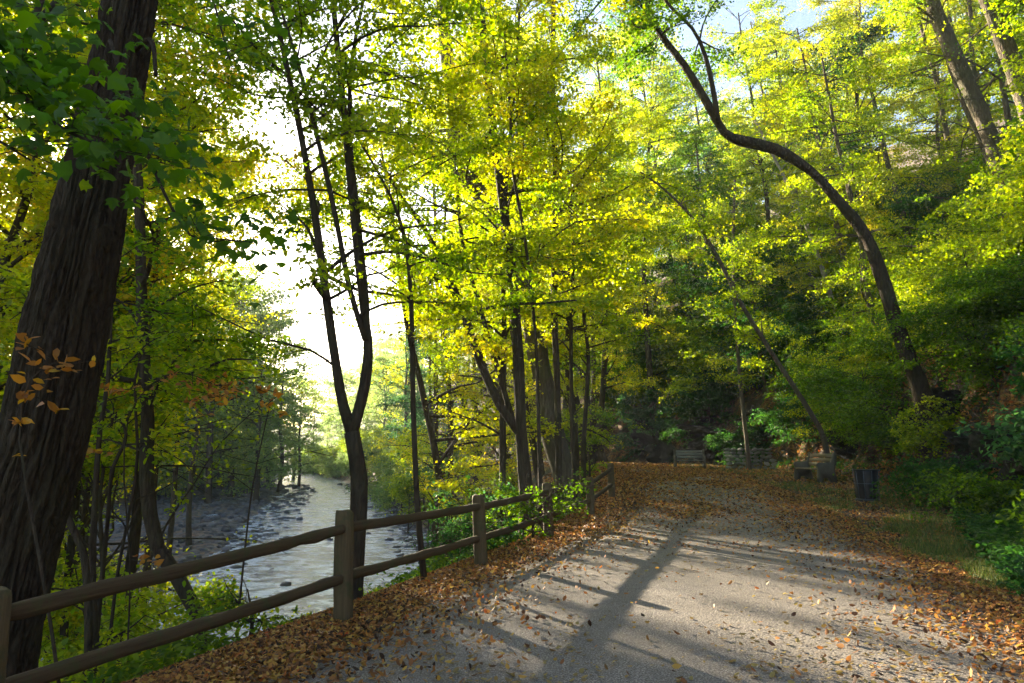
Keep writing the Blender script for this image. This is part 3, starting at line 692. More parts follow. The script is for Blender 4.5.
BANK2 = [
 (-7.2, 12.5, 9, .07, (-.05, 0), 'lime', 'lime-leaved young tree left of the kinked tree, over the river stones', .8),
 (-9.5, 15.5, 11, .09, (-.05, 0), 'yellow', 'yellow-leaved young tree seen between the massive trunk and the kinked tree', 1),
 (-12, 20, 13, .12, (0, 0), 'lime', 'lime tree at the river edge behind the kinked tree', 1),
 (-16, 24, 15, .14, (0, 0), 'yellow', 'yellow tree on the near shore behind the massive trunk', 1.5),
 (-9.5, 11.0, 17, .14, (.05, 0), 'yellow', 'tall yellow-crowned tree partly hidden by the massive trunk', 6),
 (-8.1, 15.0, 18, .14, (0, 0), 'green', 'tall tree whose crown fills the sky right of the massive trunk', 8),
 (-14, 27, 20, .16, (0, 0), 'yellow', 'tall yellow tree further off at the upper left', 9),
 (-8.6, 13.2, 16, .09, (.04, 0), 'gold', 'orange-flecked tree whose branches hang right of the massive trunk near the top', 7),
 (-12.6, 20.5, 19, .13, (0, 0), 'gold', 'golden-orange tree whose high crown shows around the massive trunk', 4),
 (-10.5, 16.8, 14, .1, (.03, 0), 'yellow', 'leafy yellow tree at the far left behind the massive trunk, lower than its neighbours', 3),
 (-17.5, 36, 23, .15, (0, 0), 'yellow', 'tall yellow tree on the gravel shore beyond the kinked tree', 8),
 (-21.5, 47, 26, .18, (0, 0), 'lime', 'tall lime tree on the far shore whose top shows left of the forked stems', 8),
 (3.4, 46, 31, .26, (0, 0), 'lime', 'very tall lime tree rising behind the end of the fence, cut by the picture top', 11),
 (6.8, 51, 33, .28, (-.02, 0), 'yellow', 'very tall yellow tree left of the pale hazy tree, top cut by the picture edge', 12),
 (10.2, 49, 31, .26, (-.03, 0), 'lime', 'very tall tree filling the sky right of the pale hazy tree', 13),
 (14.5, 53, 30, .24, (-.03, 0), 'yellow', 'tall yellow-crowned tree behind the upper stretch of the arching tree', 10),
 (19.5, 50, 25, .22, (-.03, 0), 'lime', 'tall lime-crowned tree behind the bend of the arching tree', 9),
 (24, 46, 24, .22, (-.03, 0), 'yellow', 'tall yellow-crowned tree on the ridge right of the arching tree', 8),
 (-1.5, 41, 28, .22, (0, 0), 'lime', 'very tall lime tree above the forking dark tree', 12),
 (-.3, 18, 15, .1, (-.04, 0), 'yellow', 'slender yellow tree right of the thin straight sapling', 3),
 (1.2, 25, 19, .14, (0, 0), 'yellow', 'yellow tree filling the gap behind the left-leaning stem', 4),
 (-2.4, 26, 19, .14, (0, 0), 'lime', 'lime tree over the water behind the thin straight sapling', 4),
 (-1.0, 37, 20, .16, (0, 0), 'yellow', 'yellow tree behind the second span, close to the water', 2),
 (3.5, 33, 22, .16, (0, 0), 'yellow', 'tall golden tree behind the straight narrow tree', 6),
 (5.2, 46, 24, .18, (0, 0), 'lime', 'tall lime tree above the vanishing end of the path', 6),
]
BANK += BANK2
for i, (x, y, h, r, lean, mt, lab, zlo) in enumerate(BANK):
    if x > -6: lean = (lean[0]+(-.16, .06, -.09, -.02, .09)[i % 5], lean[1]+(.05, -.06, .0)[i % 3])
    sc = max(1, y/30.)
    build_tree('deciduous_tree', lab, 'tree', [gen_stem(x, y, h, r, lean, 200+i)], LM[mt], zl=(zlo, h), n_limb=40 if x > -5 else 62, L=(2.0, 4.8), per_m=3.0/sc**.7, radius=.7*sc**.5, n_leaf=38, leaf=.088*sc**.75, seed=300+i, el=(.1, .95), seg=9)
SLOPE = [ # toe distance s, y, h, mat, label
 (2.8, 30, 15, 'lime', 'lime tree on the slope behind the bin'), (6.5, 25, 14, 'green', 'green tree low on the slope beneath the sunlit thick tree'),
 (5.0, 36, 18, 'yellow', 'yellow tree on the slope above the stone wall'), (9, 31, 17, 'lime', 'broad lime crown higher up behind the arching tree'),
 (13, 38, 18, 'yellow', 'yellow crown high on the slope under the crook of the arching tree'), (3.0, 45, 18, 'green', 'green tree standing behind the far bench'),
 (9, 46, 20, 'lime', 'lime-yellow tree high above the far bench'), (17, 45, 20, 'yellow', 'golden-yellow crown high on the slope, mid picture'),
 (4, 56, 20, 'teal', 'blue-green tree in the hollow left of the far bench'), (13, 58, 22, 'teal', 'dusky blue-green crown in the opening right of centre'),
 (22, 29, 17, 'lime', 'lime crown on the upper slope near the right frame edge'), (24, 36, 18, 'yellow', 'yellow crown on top of the slope at the upper right'),
 (27, 52, 20, 'yellow', 'distant yellow crown on the ridge against the blue sky'), (21, 62, 22, 'lime', 'distant lime crown on the ridge line'),
 (5.5, 19, 9, 'lime', 'small leafy tree right of the arching tree base'), (8.5, 17, 9, 'green', 'green small tree on the slope at the right edge'),
 (5.5, 12, 6, 'green', 'low green tree at the right edge above the shaded shrubs'),
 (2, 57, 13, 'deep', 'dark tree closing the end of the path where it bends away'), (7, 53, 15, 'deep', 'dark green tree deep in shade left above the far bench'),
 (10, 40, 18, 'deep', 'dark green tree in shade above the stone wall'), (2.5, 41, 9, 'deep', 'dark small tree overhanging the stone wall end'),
]
for i, (s, y, h, mt, lab) in enumerate(SLOPE):
    x = float(tab(y, TOE))+s/.88
    sc = max(1, y/30.)
    build_tree('deciduous_tree', lab, 'tree', [gen_stem(x, y, h, .05+.009*h, (-.12, -.05), 400+i)], LM[mt], bark=BARK2, zl=(h*.12, h), n_limb=46, L=(1.6, 4.6), per_m=2.9/sc**.7, radius=.75*sc**.5, n_leaf=40, leaf=.09*sc**.75, seed=500+i, el=(-.1, .45), seg=9, flat=.2, droop=.2)

# understory: flat-layered shrubs on the slope (drooping sprays over the path edge), bushes along the bank
def bush(name, label, x, y, h, w, mat, seed, n=14, leaf=.08, n_leaf=30, templ='rhomb', group=None, radius=.45, per_m=4, az=None, el=(.1, 1.0), keep=True):
    g = Hs(x, y); rng = np.random.default_rng(seed)
    st = [(np.array([(x, y, g-.15), (x+rng.normal()*.05, y, g+h*.35), (x+rng.normal()*.1, y+rng.normal()*.1, g+h*.75)]), np.array([.03, .02, .008])*max(1, h/2))]
    return build_tree(name, label, 'shrub', st, mat, group, zl=(.02, h*.75), n_limb=n, L=(w*.5, w), per_m=per_m, radius=radius, n_leaf=n_leaf, leaf=leaf, templ=templ, seed=seed, el=el, seg=6, flat=.3, droop=.25, az=az, keep=keep)
LAYER = [ # s from the toe, y, h, w, mat, label
 (.7, 22.5, 2.6, 2.6, 'green', 'layered green shrub drooping over the slatted bench with end frames'), (.9, 26, 3.5, 3.2, 'green', 'wide layered shrub behind the nearer bench, its sprays sloping down left'),
 (1.2, 30, 4.2, 3.4, 'lime', 'lime layered shrub between the nearer bench and the stone wall'), (.8, 19.6, 1.5, 1.2, 'lime', 'small bright shrub directly behind the black bin'),
 (2.6, 17.5, 2.5, 2.4, 'green', 'green shrub growing from the rock ledge right of the bin'), (2.6, 21, 3, 2.6, 'lime', 'sunlit shrub on the ledge at the foot of the arching tree'),
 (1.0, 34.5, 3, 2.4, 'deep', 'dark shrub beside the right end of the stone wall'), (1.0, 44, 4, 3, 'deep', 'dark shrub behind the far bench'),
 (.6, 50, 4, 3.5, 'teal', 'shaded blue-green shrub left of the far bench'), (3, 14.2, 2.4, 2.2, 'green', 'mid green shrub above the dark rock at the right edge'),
 (4.6, 15.5, 2.6, 2.4, 'lime', 'bright shrub up the slope at the right edge'), (2.3, 12.6, 1.3, 1.5, 'deep', 'dark leafy shrub at the right edge beside the grass'),
 (1.7, 10.6, 1.2, 1.4, 'teal', 'shaded green shrub at the right edge, nearest to the camera'), (3.0, 9.6, 1.4, 1.5, 'deep', 'deep green shrub at the right edge behind the nearest shaded one'),
 (6.5, 28, 3.2, 3, 'green', 'green shrub mid slope right of the leaning sapling'), (7.5, 23.5, 3.2, 3, 'lime', 'lime shrub mid slope right of the arching trunk'),
 (5, 33, 3.6, 3.4, 'yellow', 'yellow-green shrub mid slope above the stone wall'), (6.2, 40, 4, 3.6, 'green', 'green shrub mid slope above the far bench'),
 (10.5, 26.5, 3.2, 3, 'lime', 'lime shrub high on the slope between the leaning trunks'), (9.5, 19.5, 3, 2.8, 'green', 'green shrub below the upper right trunks'),
 (12, 34, 4, 3.6, 'lime', 'lime shrub high on the slope under the bend of the arching tree'),
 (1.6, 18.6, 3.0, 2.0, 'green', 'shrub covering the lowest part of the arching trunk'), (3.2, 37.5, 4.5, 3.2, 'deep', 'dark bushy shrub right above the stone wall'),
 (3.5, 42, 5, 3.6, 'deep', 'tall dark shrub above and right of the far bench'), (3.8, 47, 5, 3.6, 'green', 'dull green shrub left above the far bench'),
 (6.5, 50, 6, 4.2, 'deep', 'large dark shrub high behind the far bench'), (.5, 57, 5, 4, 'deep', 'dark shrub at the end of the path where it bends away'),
 (8.0, 36, 4, 3.4, 'green', 'green shrub on the slope between the leaning sapling and the slim sapling'), (1.8, 32, 3, 2.6, 'deep', 'dark shrub tucked behind the leaning sapling base'),
 (.2, 16.2, 1.3, 1.2, 'deep', 'low dark shrub in front of the jagged rock face right of the bin'), (.1, 14.2, 1.1, 1.2, 'green', 'low shrub hanging over the grass below the right-edge rock'),
 (.4, 39.5, 2.4, 2.2, 'deep', 'dark shrub filling the space between the far bench and the stone wall'), (1.8, 46, 4, 3, 'deep', 'dark shrub hanging over the rock face behind the far bench'),
 (2.2, 28.3, 3, 2.6, 'green', 'shrub hiding the rock behind the nearer bench'), (2.0, 53, 5, 4, 'green', 'tall shrub above the vanishing end of the path'),
 (3.6, 25.5, 3, 2.8, 'green', 'shrub on the slope just right of the leaning sapling base'), (1.2, 9.2, .6, .9, 'green', 'dark low shrub spilling onto the grass at the right edge'),
]
for i, (s, y, h, w, mt, lab) in enumerate(LAYER):
    bush('shrub', lab, float(tab(y, TOE))+s/.88, y, h, w, LM[mt], 600+i, n=38, n_leaf=36, leaf=(.075 if y > 13 else .10)*max(1, y/26)**.7, templ='rhomb' if y > 13 else 'leaf', radius=.6, el=(-.05, .7), per_m=3.6 if y > 13 else 2.2)
BB = [ # x, y, h, w, mat, label
 (-3.9, 6.9, .9, .8, 'lime', 'low bright shrub under the rails beside the massive trunk'), (-3.0, 8.2, .9, .8, 'green', 'small leafy shrub behind the lower rail left of the nearest complete post'),
 (-5.2, 8.6, 2.2, 1.5, 'lime', 'tall loose shrub between the massive trunk and the kinked tree'), (-6.2, 11.5, 2.6, 1.8, 'green', 'green shrub on the bank behind the kinked tree'),
 (.4, 13.6, 1.2, 1.3, 'green', 'green shrub behind the third fence post'), (-.6, 12.4, 1.1, 1.2, 'deep', 'shaded shrub behind the second fence post'),
 (.5, 17.2, 1.5, 1.0, 'green', 'leafy shrub behind the fourth fence post'), (.2, 21.4, 2.0, 1.1, 'green', 'green shrub rising behind the last fence post'),
 (1.6, 25.5, 1.6, .9, 'lime', 'bright shrub just past the end of the fence'), (-1.3, 16, 2.2, 1.9, 'teal', 'blue-green shrub halfway down the bank below the second span'),
 (.2, 20, 3, 2.3, 'green', 'large green shrub at the foot of the forking tree'), (-3, 20, 2.6, 2.2, 'lime', 'yellow-green shrub near the water right of the river'),
 (-3.3, 27, 3.4, 2.6, 'teal', 'hazy shrub at the right water edge'), (-4.4, 40, 4.5, 3.4, 'green', 'green shrub overhanging the right water edge'),
 (3.4, 30.5, 3.4, 2.2, 'lime', 'lime shrub on the left side where the path narrows'), (3.4, 36, 4.2, 3, 'green', 'green shrub on the left of the path bend'),
 (-7.6, 60, 5.5, 4, 'teal', 'distant shrub touching the river where it bends'), (-5.5, 46, 4, 3, 'lime', 'lime bush on the right shore, mid distance'), (-8, 54, 4.5, 3.2, 'green', 'green bush at the right shore just before the narrows'), (-10.5, 66, 5, 3.6, 'lime', 'hazy lime bush along the right shore'), (-14, 78, 5.5, 4, 'green', 'hazy green bush on the right shore further up'), (-17.5, 90, 6, 4.5, 'teal', 'pale bush at the water far up the right shore'), (-23, 108, 7, 5, 'teal', 'pale bluish bush at the farthest visible right shore'), (-4.6, 36, 2.6, 2.2, 'deep', 'dark bush on the stones at the right water edge'), (-3.6, 31.5, 2.2, 1.9, 'green', 'round green bush at the right water edge left of the thin straight sapling'),
 (-2.6, 13.2, 1.3, 1.2, 'lime', 'sparse yellow-green shrub behind the middle of the second span'),
]
for i, (x, y, h, w, mt, lab) in enumerate(BB):
    bush('shrub', lab, x, y, h, w, LM[mt], 700+i, n=20, n_leaf=26, leaf=.065*max(1, y/20)**.7, templ='leaf' if y < 14 else 'rhomb', radius=.42*max(1, h/2.2)**.6)

# thin wild stems and vines at the lower left
VINES = [([(95, 655, 10), (92, 590, 9), (95, 500, 7), (100, 430, 6), (108, 380, 5), (112, 300, 4), (120, 220, 3)], 7.6, 'thin dark sapling standing just right of the massive trunk', 'lime'),
         ([(88, 590, 9), (78, 540, 9), (66, 510, 8), (62, 440, 5), (70, 380, 4), (60, 300, 3)], 7.4, 'crooked stem rising against the lower massive trunk', 'yellow'),
         ([(100, 600, 6), (108, 520, 5), (112, 470, 5), (124, 445, 5), (124, 425, 4), (100, 405, 4)], 7.8, 'bent vine-like stem looping between the thin sapling and the kinked tree', 'lime'),
         ([(112, 620, 4), (120, 560, 4), (132, 500, 4), (138, 450, 4), (135, 380, 3), (150, 330, 2.5)], 8.1, 'wispy stem touching the kinked tree', 'gold'),
         ([(238, 620, 2.6), (246, 540, 2.4), (252, 490, 2), (262, 440, 1.5), (270, 405, 1.2)], 8.6, 'wispy leafing sapling in front of the river left of the forked tree', 'lime')]
for i, (pts, Y, lab, mt) in enumerate(VINES):
    build_tree('sapling', lab, 'sapling', [traced(pts, Y)], LM[mt], zl=(.4 if i == 4 else 1.2, 6), n_limb=10, L=(.4, 1.3), per_m=4, radius=.3, n_leaf=11, leaf=.07, templ='leaf', seed=800+i, seg=8, rough=.1, el=(-.1, .8))
# autumn twig of orange leaves hanging in the upper left and over the river
for i, (pts, Y, mt, lab) in enumerate([([(60, 690, 4), (40, 560, 4), (20, 440, 3), (30, 380, 2.5), (62, 360, 2)], 4.7, 'rust', 'twig with brownish orange leaves crossing the front of the massive trunk'),
                                  ([(128, 640, 2.2), (130, 560, 2), (124, 480, 1.8), (128, 420, 1.6), (150, 385, 1.4), (180, 372, 1.2), (215, 385, 1), (245, 400, .8)], 7.2, 'rust', 'slim shrub stem with rusty brown leaves in front of the river')]):
    P, R = traced(pts, Y)
    build_tree('sapling', lab, 'sapling', [(P, R)], LM[mt], zl=(1.2 if i else 2.0, 4), n_limb=12 if i else 1, L=(.3, .8), per_m=4, radius=.2, n_leaf=4, leaf=.08, templ='leaf', seed=850+i, seg=7, rough=.05, el=(-.2, .5), keep=False,
               extra=[(P[-4:], R[-1])])

# far bank woodland: a few shared tree shapes, copied
protos = []
for k in range(4):
    x0, y0 = -75-6*k, 120.
    h = [17, 20, 15, 18][k]
    protos.append(build_tree('deciduous_tree', 'x', 'tree', [gen_stem(0, 0, h, .25, (.02, .02), 900+k, g=0)], [LM['far'], LM['far'], LM['far'], LM['yellow']][k], 'hazy trees of the far river bank', zl=(1.0, h), n_limb=44, L=(2.5, 5.5), per_m=1.5, radius=1.25, n_leaf=24, leaf=.19, seed=910+k, el=(.15, 1.0), seg=7, local=True, keep=False, twig=0))
rng = np.random.default_rng(77)
spots = []
for y in np.arange(38, 215, 7.5):
    for row in range(5):
        x = float(tab(y, WOOD))-2-row*9+rng.uniform(-2.5, 2.5); yy = y+rng.uniform(-3, 3)
        px, py, f = to_px(np.array([[x, yy, Hs(x, yy)+12]]))
        if -60 < px[0] < 470: spots.append((x, yy, row))
for x, y in [(-150+k*11+rng.uniform(-3, 3), 222+rng.uniform(-4, 10)) for k in range(14) if not -72 < -150+k*11 < -44]: spots.append((x, y, 0))
for x, y in [(-16-k*4.2, 96+k*12) for k in range(9)]: spots.append((x+rng.uniform(0, 5), y, 0))
for x, y in [(-8-k*4.2, 100+k*12) for k in range(9)]: spots.append((x+rng.uniform(0, 5), y, 0))
for q, y, k9 in [(215, 80, 1.7), (238, 90, 1.75), (262, 84, 1.3), (284, 100, 1.35), (303, 115, 1.15), (226, 105, 1.95), (250, 112, 1.75), (273, 126, 1.55), (297, 140, 1.35), (316, 165, 1.2), (328, 200, 1.1), (196, 88, 1.7), (205, 120, 2.0)]: spots.append(((q-512)/683.*y, y, 8+k9))
def sun_limit(x, y, sc, h=19.):
    d = np.array([x-2.5, y-9.]); az = np.array([math.sin(SUN_AZ), math.cos(SUN_AZ)]); al = d@az; pe = abs(d[0]*az[1]-d[1]*az[0])
    if al > 0 and pe < 7: return min(sc, max(.3, (math.tan(SUN_EL)*(al-8)-Hs(x, y))/h))
    return sc
for i, (x, y, row) in enumerate(spots):
    k = int(rng.integers(4)); k = k if y < 120 else min(k, 2)
    loc = (x, y, Hs(x, y)); sc = sun_limit(x, y, rng.uniform(.95, 1.4) if row < 9 else row-8); rz = rng.uniform(0, 6.28)
    lab = 'hazy autumn tree among the distant woodland across the river'
    if protos[k].get('used'): copy_thing(protos[k], loc, rz, sc, lab)
    else: p = protos[k]; p['used'] = 1; p.location = loc; p.rotation_euler = (0, 0, rz); p.scale = (sc,)*3; p['label'] = lab
for p in list(COL.objects):
    if 'used' in p.keys(): del p['used']
bp = [build_tree('shrub', 'x', 'shrub', [gen_stem(0, 0, 3.2, .08, (0, 0), 970+k, g=0)], LM[mt], 'bushes along the far river banks', zl=(.1, 3.2), n_limb=26, L=(1.5, 2.6), per_m=2.2, radius=.9, n_leaf=30, leaf=.15, seed=975+k, el=(-.1, .7), seg=5, local=True, keep=False, twig=0) for k, mt in enumerate(('far', 'lime'))]
bs = [(float(tab(y, SHORE))+rng.uniform(.5, 5), y) for y in np.arange(58, 210, 3.2)]+[(float(tab(y, WOOD))+rng.uniform(-3, 3), y) for y in np.arange(36, 200, 6)]
for i, (x, y) in enumerate(bs):
    k = i % 2; loc = (x, y, Hs(x, y)-.2); sc = rng.uniform(.8, 1.7); rz = rng.uniform(0, 6.28); lab = 'hazy bush along the distant river bank'
    if i < 2: bp[k].location = loc; bp[k].rotation_euler = (0, 0, rz); bp[k].scale = (sc,)*3; bp[k]['label'] = lab
    else: copy_thing(bp[k], loc, rz, sc, lab)
# trees closing the slope behind and above: copies with finer yellow crowns
ridge = []
for k, mt in enumerate(('lime', 'yellow')):
    ridge.append(build_tree('deciduous_tree', 'x', 'tree', [gen_stem(0, 0, 17, .22, (-.05, 0), 950+k, g=0)], LM[mt], 'trees crowding the upper slope', bark=BARK2, zl=(1.5, 17), n_limb=50, L=(2.2, 5), per_m=2.2, radius=1.0, n_leaf=40, leaf=.13, seed=960+k, el=(.0, .8), seg=7, local=True, keep=False, twig=0, flat=.2, droop=.2))
sp = [build_tree('shrub', 'x', 'shrub', [gen_stem(0, 0, 3.0, .05, (-.1, 0), 980+k, g=0)], LM[mt], 'shrubs covering the right slope', zl=(.1, 3.0), n_limb=30, L=(1.2, 2.6), per_m=3.0, radius=.65, n_leaf=34, leaf=.085, seed=985+k, el=(-.1, .6), seg=5, local=True, keep=False, flat=.2, droop=.2) for k, mt in enumerate(('green', 'lime'))]
for i in range(58):
    y = rng.uniform(15, 56); x = float(tab(y, TOE))+rng.uniform(1.6, 20 if y > 22 else 9)/.88; loc = (x, y, Hs(x, y)-.1); sc = rng.uniform(.8, 1.35)*max(1, y/34); rz = rng.uniform(0, 6.28)
    lab = 'leafy green shrub among those covering the right slope'
    if i < 2: sp[i].location = loc; sp[i].rotation_euler = (0, 0, rz); sp[i].scale = (sc,)*3; sp[i]['label'] = lab
    else: copy_thing(sp[i % 2], loc, rz, sc, lab)
RS = []
for y in np.arange(30, 110, 8.5):
    for s in ((12, 20, 28, 37) if y < 54 else (3, 8, 14, 20, 28, 37)):
        x = float(tab(y, TOE))+s/.88+rng.uniform(-2.5, 2.5); yy = y+rng.uniform(-2.5, 2.5)
        px, py, f = to_px(np.array([[x, yy, Hs(x, yy)+10]]))
        if 500 < px[0] < 1110 and not (700 < px[0] < 765 and py[0] < 60): RS.append((x, yy))
for i, (x, y) in enumerate(RS):
    r = ridge[i % 2]; loc = (x, y, Hs(x, y)); sc = rng.uniform(.75, 1.1); rz = rng.uniform(0, 6.28)
    sc = sun_limit(x, y, sc, 17.)
    lab = 'yellow-green tree crowding the upper wooded slope behind the path'
    if i < 2: r.location = loc; r.rotation_euler = (0, 0, rz); r.scale = (sc,)*3; r['label'] = lab
    else: copy_thing(r, loc, rz, sc, lab)
print('LEAVES', STATS[0], 'far', len(spots), 'ridge', len(RS))

# ------------------------------------------------------------------ fence
FP = [(-6, 590, 3.95), (343, 620, 0, 510, 19), (481, 570, 0, 495, 13), (549, 541, 0, 483, 10), (591, 520, 0, 478, 9), (612, 503, 0, 463, 8)]
fence_root = None
def fence():
    global fence_root
    pos_ = []
    for q in FP[1:]:
        a = W(q[0], q[1], 1.0); Y = q[1] and 1.1/((W(q[0], q[3], 1.0)-a)[2])
        pos_.append((a[0]*Y, Y))
    Ys = [7.35, 10.6, 13.85, 17.1, 20.3]
    P = [np.array([W(q[0], q[1], Y)[0], Y]) for q, Y in zip(FP[1:], Ys)]
    P0 = np.array([W(-7, 620, 4.2)[0], 4.2])
    P = [P0-(P[0]-P0), P0]+P
    root = empty('fence', (P[0][0], P[0][1], Hs(*P[0])), 'weathered two-rail wooden fence along the left edge of the path', 'fence')
    o0 = np.array(root.location)
    rng = np.random.default_rng(5)
    tops = []
    for i, p in enumerate(P):
        g = Hs(*p); hpx = {2: 510, 3: 495, 4: 483, 5: 477, 6: 463}.get(i)
        top = W(300, hpx, p[1])[2] if hpx else g+1.1
        if i == 1: top = W(0, 588, p[1])[2]
        tops.append((g, top))
        a = Acc(); wx, wy = .185, .15; hh = top-g
        lean = rng.normal(size=2)*.02 + (np.array([-.035, .0]) if i >= 3 else 0)
        ring = []
        lv = [(-.4, 1), (hh*.15, 1), (hh*.4, .98), (hh*.7, .97), (hh-.06, .94), (hh-.01, .84), (hh, .5)]
        prof = np.array([(-.5, -.3), (-.3, -.5), (.3, -.5), (.5, -.3), (.5, .3), (.3, .5), (-.3, .5), (-.5, .3)])
        az = math.atan2(.37, .93)
        V_ = []
        for z, k in lv:
            q = prof*np.array([wx, wy])*k*(1+rng.normal(size=(8, 1))*.02)
            q3 = np.column_stack([q, np.full(8, z)+ (rng.normal(size=8)*.006 if z > hh-.1 else 0)])
            q3 = rot(q3, 0, 0, -az); q3[:, 0] += lean[0]*z; q3[:, 1] += lean[1]*z
            V_.append(q3+np.array([p[0], p[1], g])-o0)
        F = []
        for l in range(len(lv)-1):
            for s in range(8): F.append((l*8+s, l*8+(s+1) % 8, (l+1)*8+(s+1) % 8, (l+1)*8+s))
        F.append(tuple((len(lv)-1)*8+s for s in range(8))); a.add(np.vstack(V_), F)
        link(a.mesh('post', M_WOOD), 'post', root)
    for i in range(len(P)-1):
        for lvl in (0, 1):
            A = P[i]; B = P[i+1]
            # rail heights as in the photograph: a little under the top and near the middle
            def z_at(j):
                g, top = tops[j]; hh = top-g
                return g+hh*(.84 if lvl else .40)
            a = Acc(); n = 19; d = (B-A)/np.linalg.norm(B-A); nrm = np.array([d[1], -d[0]])
            V_ = []; w, h = .055, .105 if lvl else .10
            prof = np.array([(-.5, -.35), (-.2, -.5), (.35, -.5), (.5, -.2), (.5, .3), (.15, .5), (-.35, .48), (-.5, .2)])
            za, zb = z_at(i), z_at(i+1)
            ext = .05
            for s in range(n):
                t = s/(n-1); c = A+(B-A)*(t*(1+2*ext/3.2)-ext/3.2)+nrm*(.012 if i % 2 else -.012)
                z = za+(zb-za)*t-.008*math.sin(math.pi*t)
                k = 1+rng.normal()*.04; tt = .6+.4*min(1, min(t, 1-t)*16)
                q = prof*(1+rng.normal(size=(8, 1))*.07)
                z += rng.normal()*.002
                V_.append(np.column_stack([c[0]+nrm[0]*q[:, 0]*w*k, c[1]+nrm[1]*q[:, 0]*w*k, z+q[:, 1]*h*k*tt])-o0)
            F = []
            for l in range(n-1):
                for s in range(8): F.append((l*8+s, l*8+(s+1) % 8, (l+1)*8+(s+1) % 8, (l+1)*8+s))
            F.append(tuple(range(8))[::-1]); F.append(tuple((n-1)*8+s for s in range(8)))
            # ring frame so the grain runs along the rail
            a.add(np.vstack(V_), F); link(a.mesh('rail', M_RAIL), 'rail', root)
fence()

# ------------------------------------------------------------------ benches, bin, stone wall
M_CONC = plain_mat('bench_concrete', (.10, .09, .065), .9, .2); M_SLAT = plain_mat('bench_slat', (.17, .135, .08), .7, .3)
def bench(loc, rz, label, L=1.7, slat_m=None):
    root = empty('bench', loc, label, 'bench'); root.rotation_euler = (0, 0, rz)
    for sx in (-1, 1):
        a = Acc(); x = sx*L/2
        prof = [(-.32, 0), (-.16, 0), (-.12, .14), (.06, .16), (.14, 0), (.32, 0), (.30, .2), (.25, .42), (.34, .72), (.37, .95), (.28, .99), (.22, .8), (.16, .66), (-.08, .64), (-.28, .66), (-.33, .58), (-.28, .42), (-.32, .22)]
        n = len(prof); V_ = [(x-.06*1, y, z) for y, z in prof]+[(x+.06, y, z) for y, z in prof]
        # centre strips keep the concave outline clean
        F = [tuple(range(n))[::-1], tuple(range(n, 2*n))]+[(i, (i+1) % n, n+(i+1) % n, n+i) for i in range(n)]
        a.add(np.array(V_), F); link(a.mesh('end_frame', M_CONC), 'end_frame', root)
    for k, (y, z, rx, nm) in enumerate([(-.25, .43, 0, 'seat_slat'), (-.13, .425, 0, 'seat_slat'), (-.01, .42, 0, 'seat_slat'), (.11, .425, 0, 'seat_slat'), (.205, .58, 1.35, 'back_slat'), (.235, .73, 1.35, 'back_slat'), (.265, .88, 1.35, 'back_slat')]):
        a = Acc(); a.box((0, y, z), (L-.125, .105 if k < 4 else .125, .035), 0, rx); link(a.mesh(nm, slat_m or M_SLAT), nm, root)
    return root
# right bench: side-on, facing left towards the path
p = W(815, 480, 24); bench((p[0], 24.0, Hs(p[0], 24)), math.radians(-86), 'sunlit slatted bench with thick concrete ends, right side of the path near the bin', 1.6)
M_SLAT2 = plain_mat('bench_slat_grey', (.2, .2, .17), .7, .3)
p = W(690, 466, 37); bench((p[0], 37, Hs(p[0], 37)), math.radians(-8), 'small grey shaded bench in the distance, left of the stone wall', 1.5, M_SLAT2)
def bin_():
    p = W(868, 500, 18); g = Hs(p[0], 18)
    root = empty('litter_bin', (p[0], 18, g), 'black round litter bin with pale metal straps, right of the path', 'bin')
    M_BAG = plain_mat('bin_liner', (.010, .012, .015), .45, .4); M_STR = plain_mat('bin_strap', (.09, .11, .14), .4, .5, .6); M_BASE = plain_mat('bin_base', (.02, .022, .025), .6)
    a = Acc(); zs = [.05, .1, .3, .5, .7, .78, .80]; rs = [.235, .25, .265, .275, .285, .30, .27]
    a.tube([(0, 0, z) for z in zs], rs, 40, .05, 3); o = link(a.mesh('liner', M_BAG, True), 'liner', root)
    a = Acc(); a.tube([(0, 0, 0), (0, 0, .05)], [.31, .31], 32); link(a.mesh('base', M_BASE), 'base', root)
    for k in range(10):
        a = Acc(); t = k/10*2*math.pi-.35
        pts = [(math.cos(t)*r, math.sin(t)*r, z) for r, z in ((.262, .045), (.285, .4), (.318, .79))]
        a.tube(pts, [.008]*3, 6); link(a.mesh('strap', M_STR), 'strap', root)
    for z, r in ((.45, .291), (.06, .27), (.79, .318)):
        a = Acc(); tt = np.linspace(0, 2*np.pi, 33); a.tube(np.stack([np.cos(tt)*r, np.sin(tt)*r, np.full(33, z)], 1), [.009 if z < .7 else .016]*33, 6, cap=False); link(a.mesh('hoop', M_STR if z < .7 else M_BAG), 'hoop', root)
bin_()
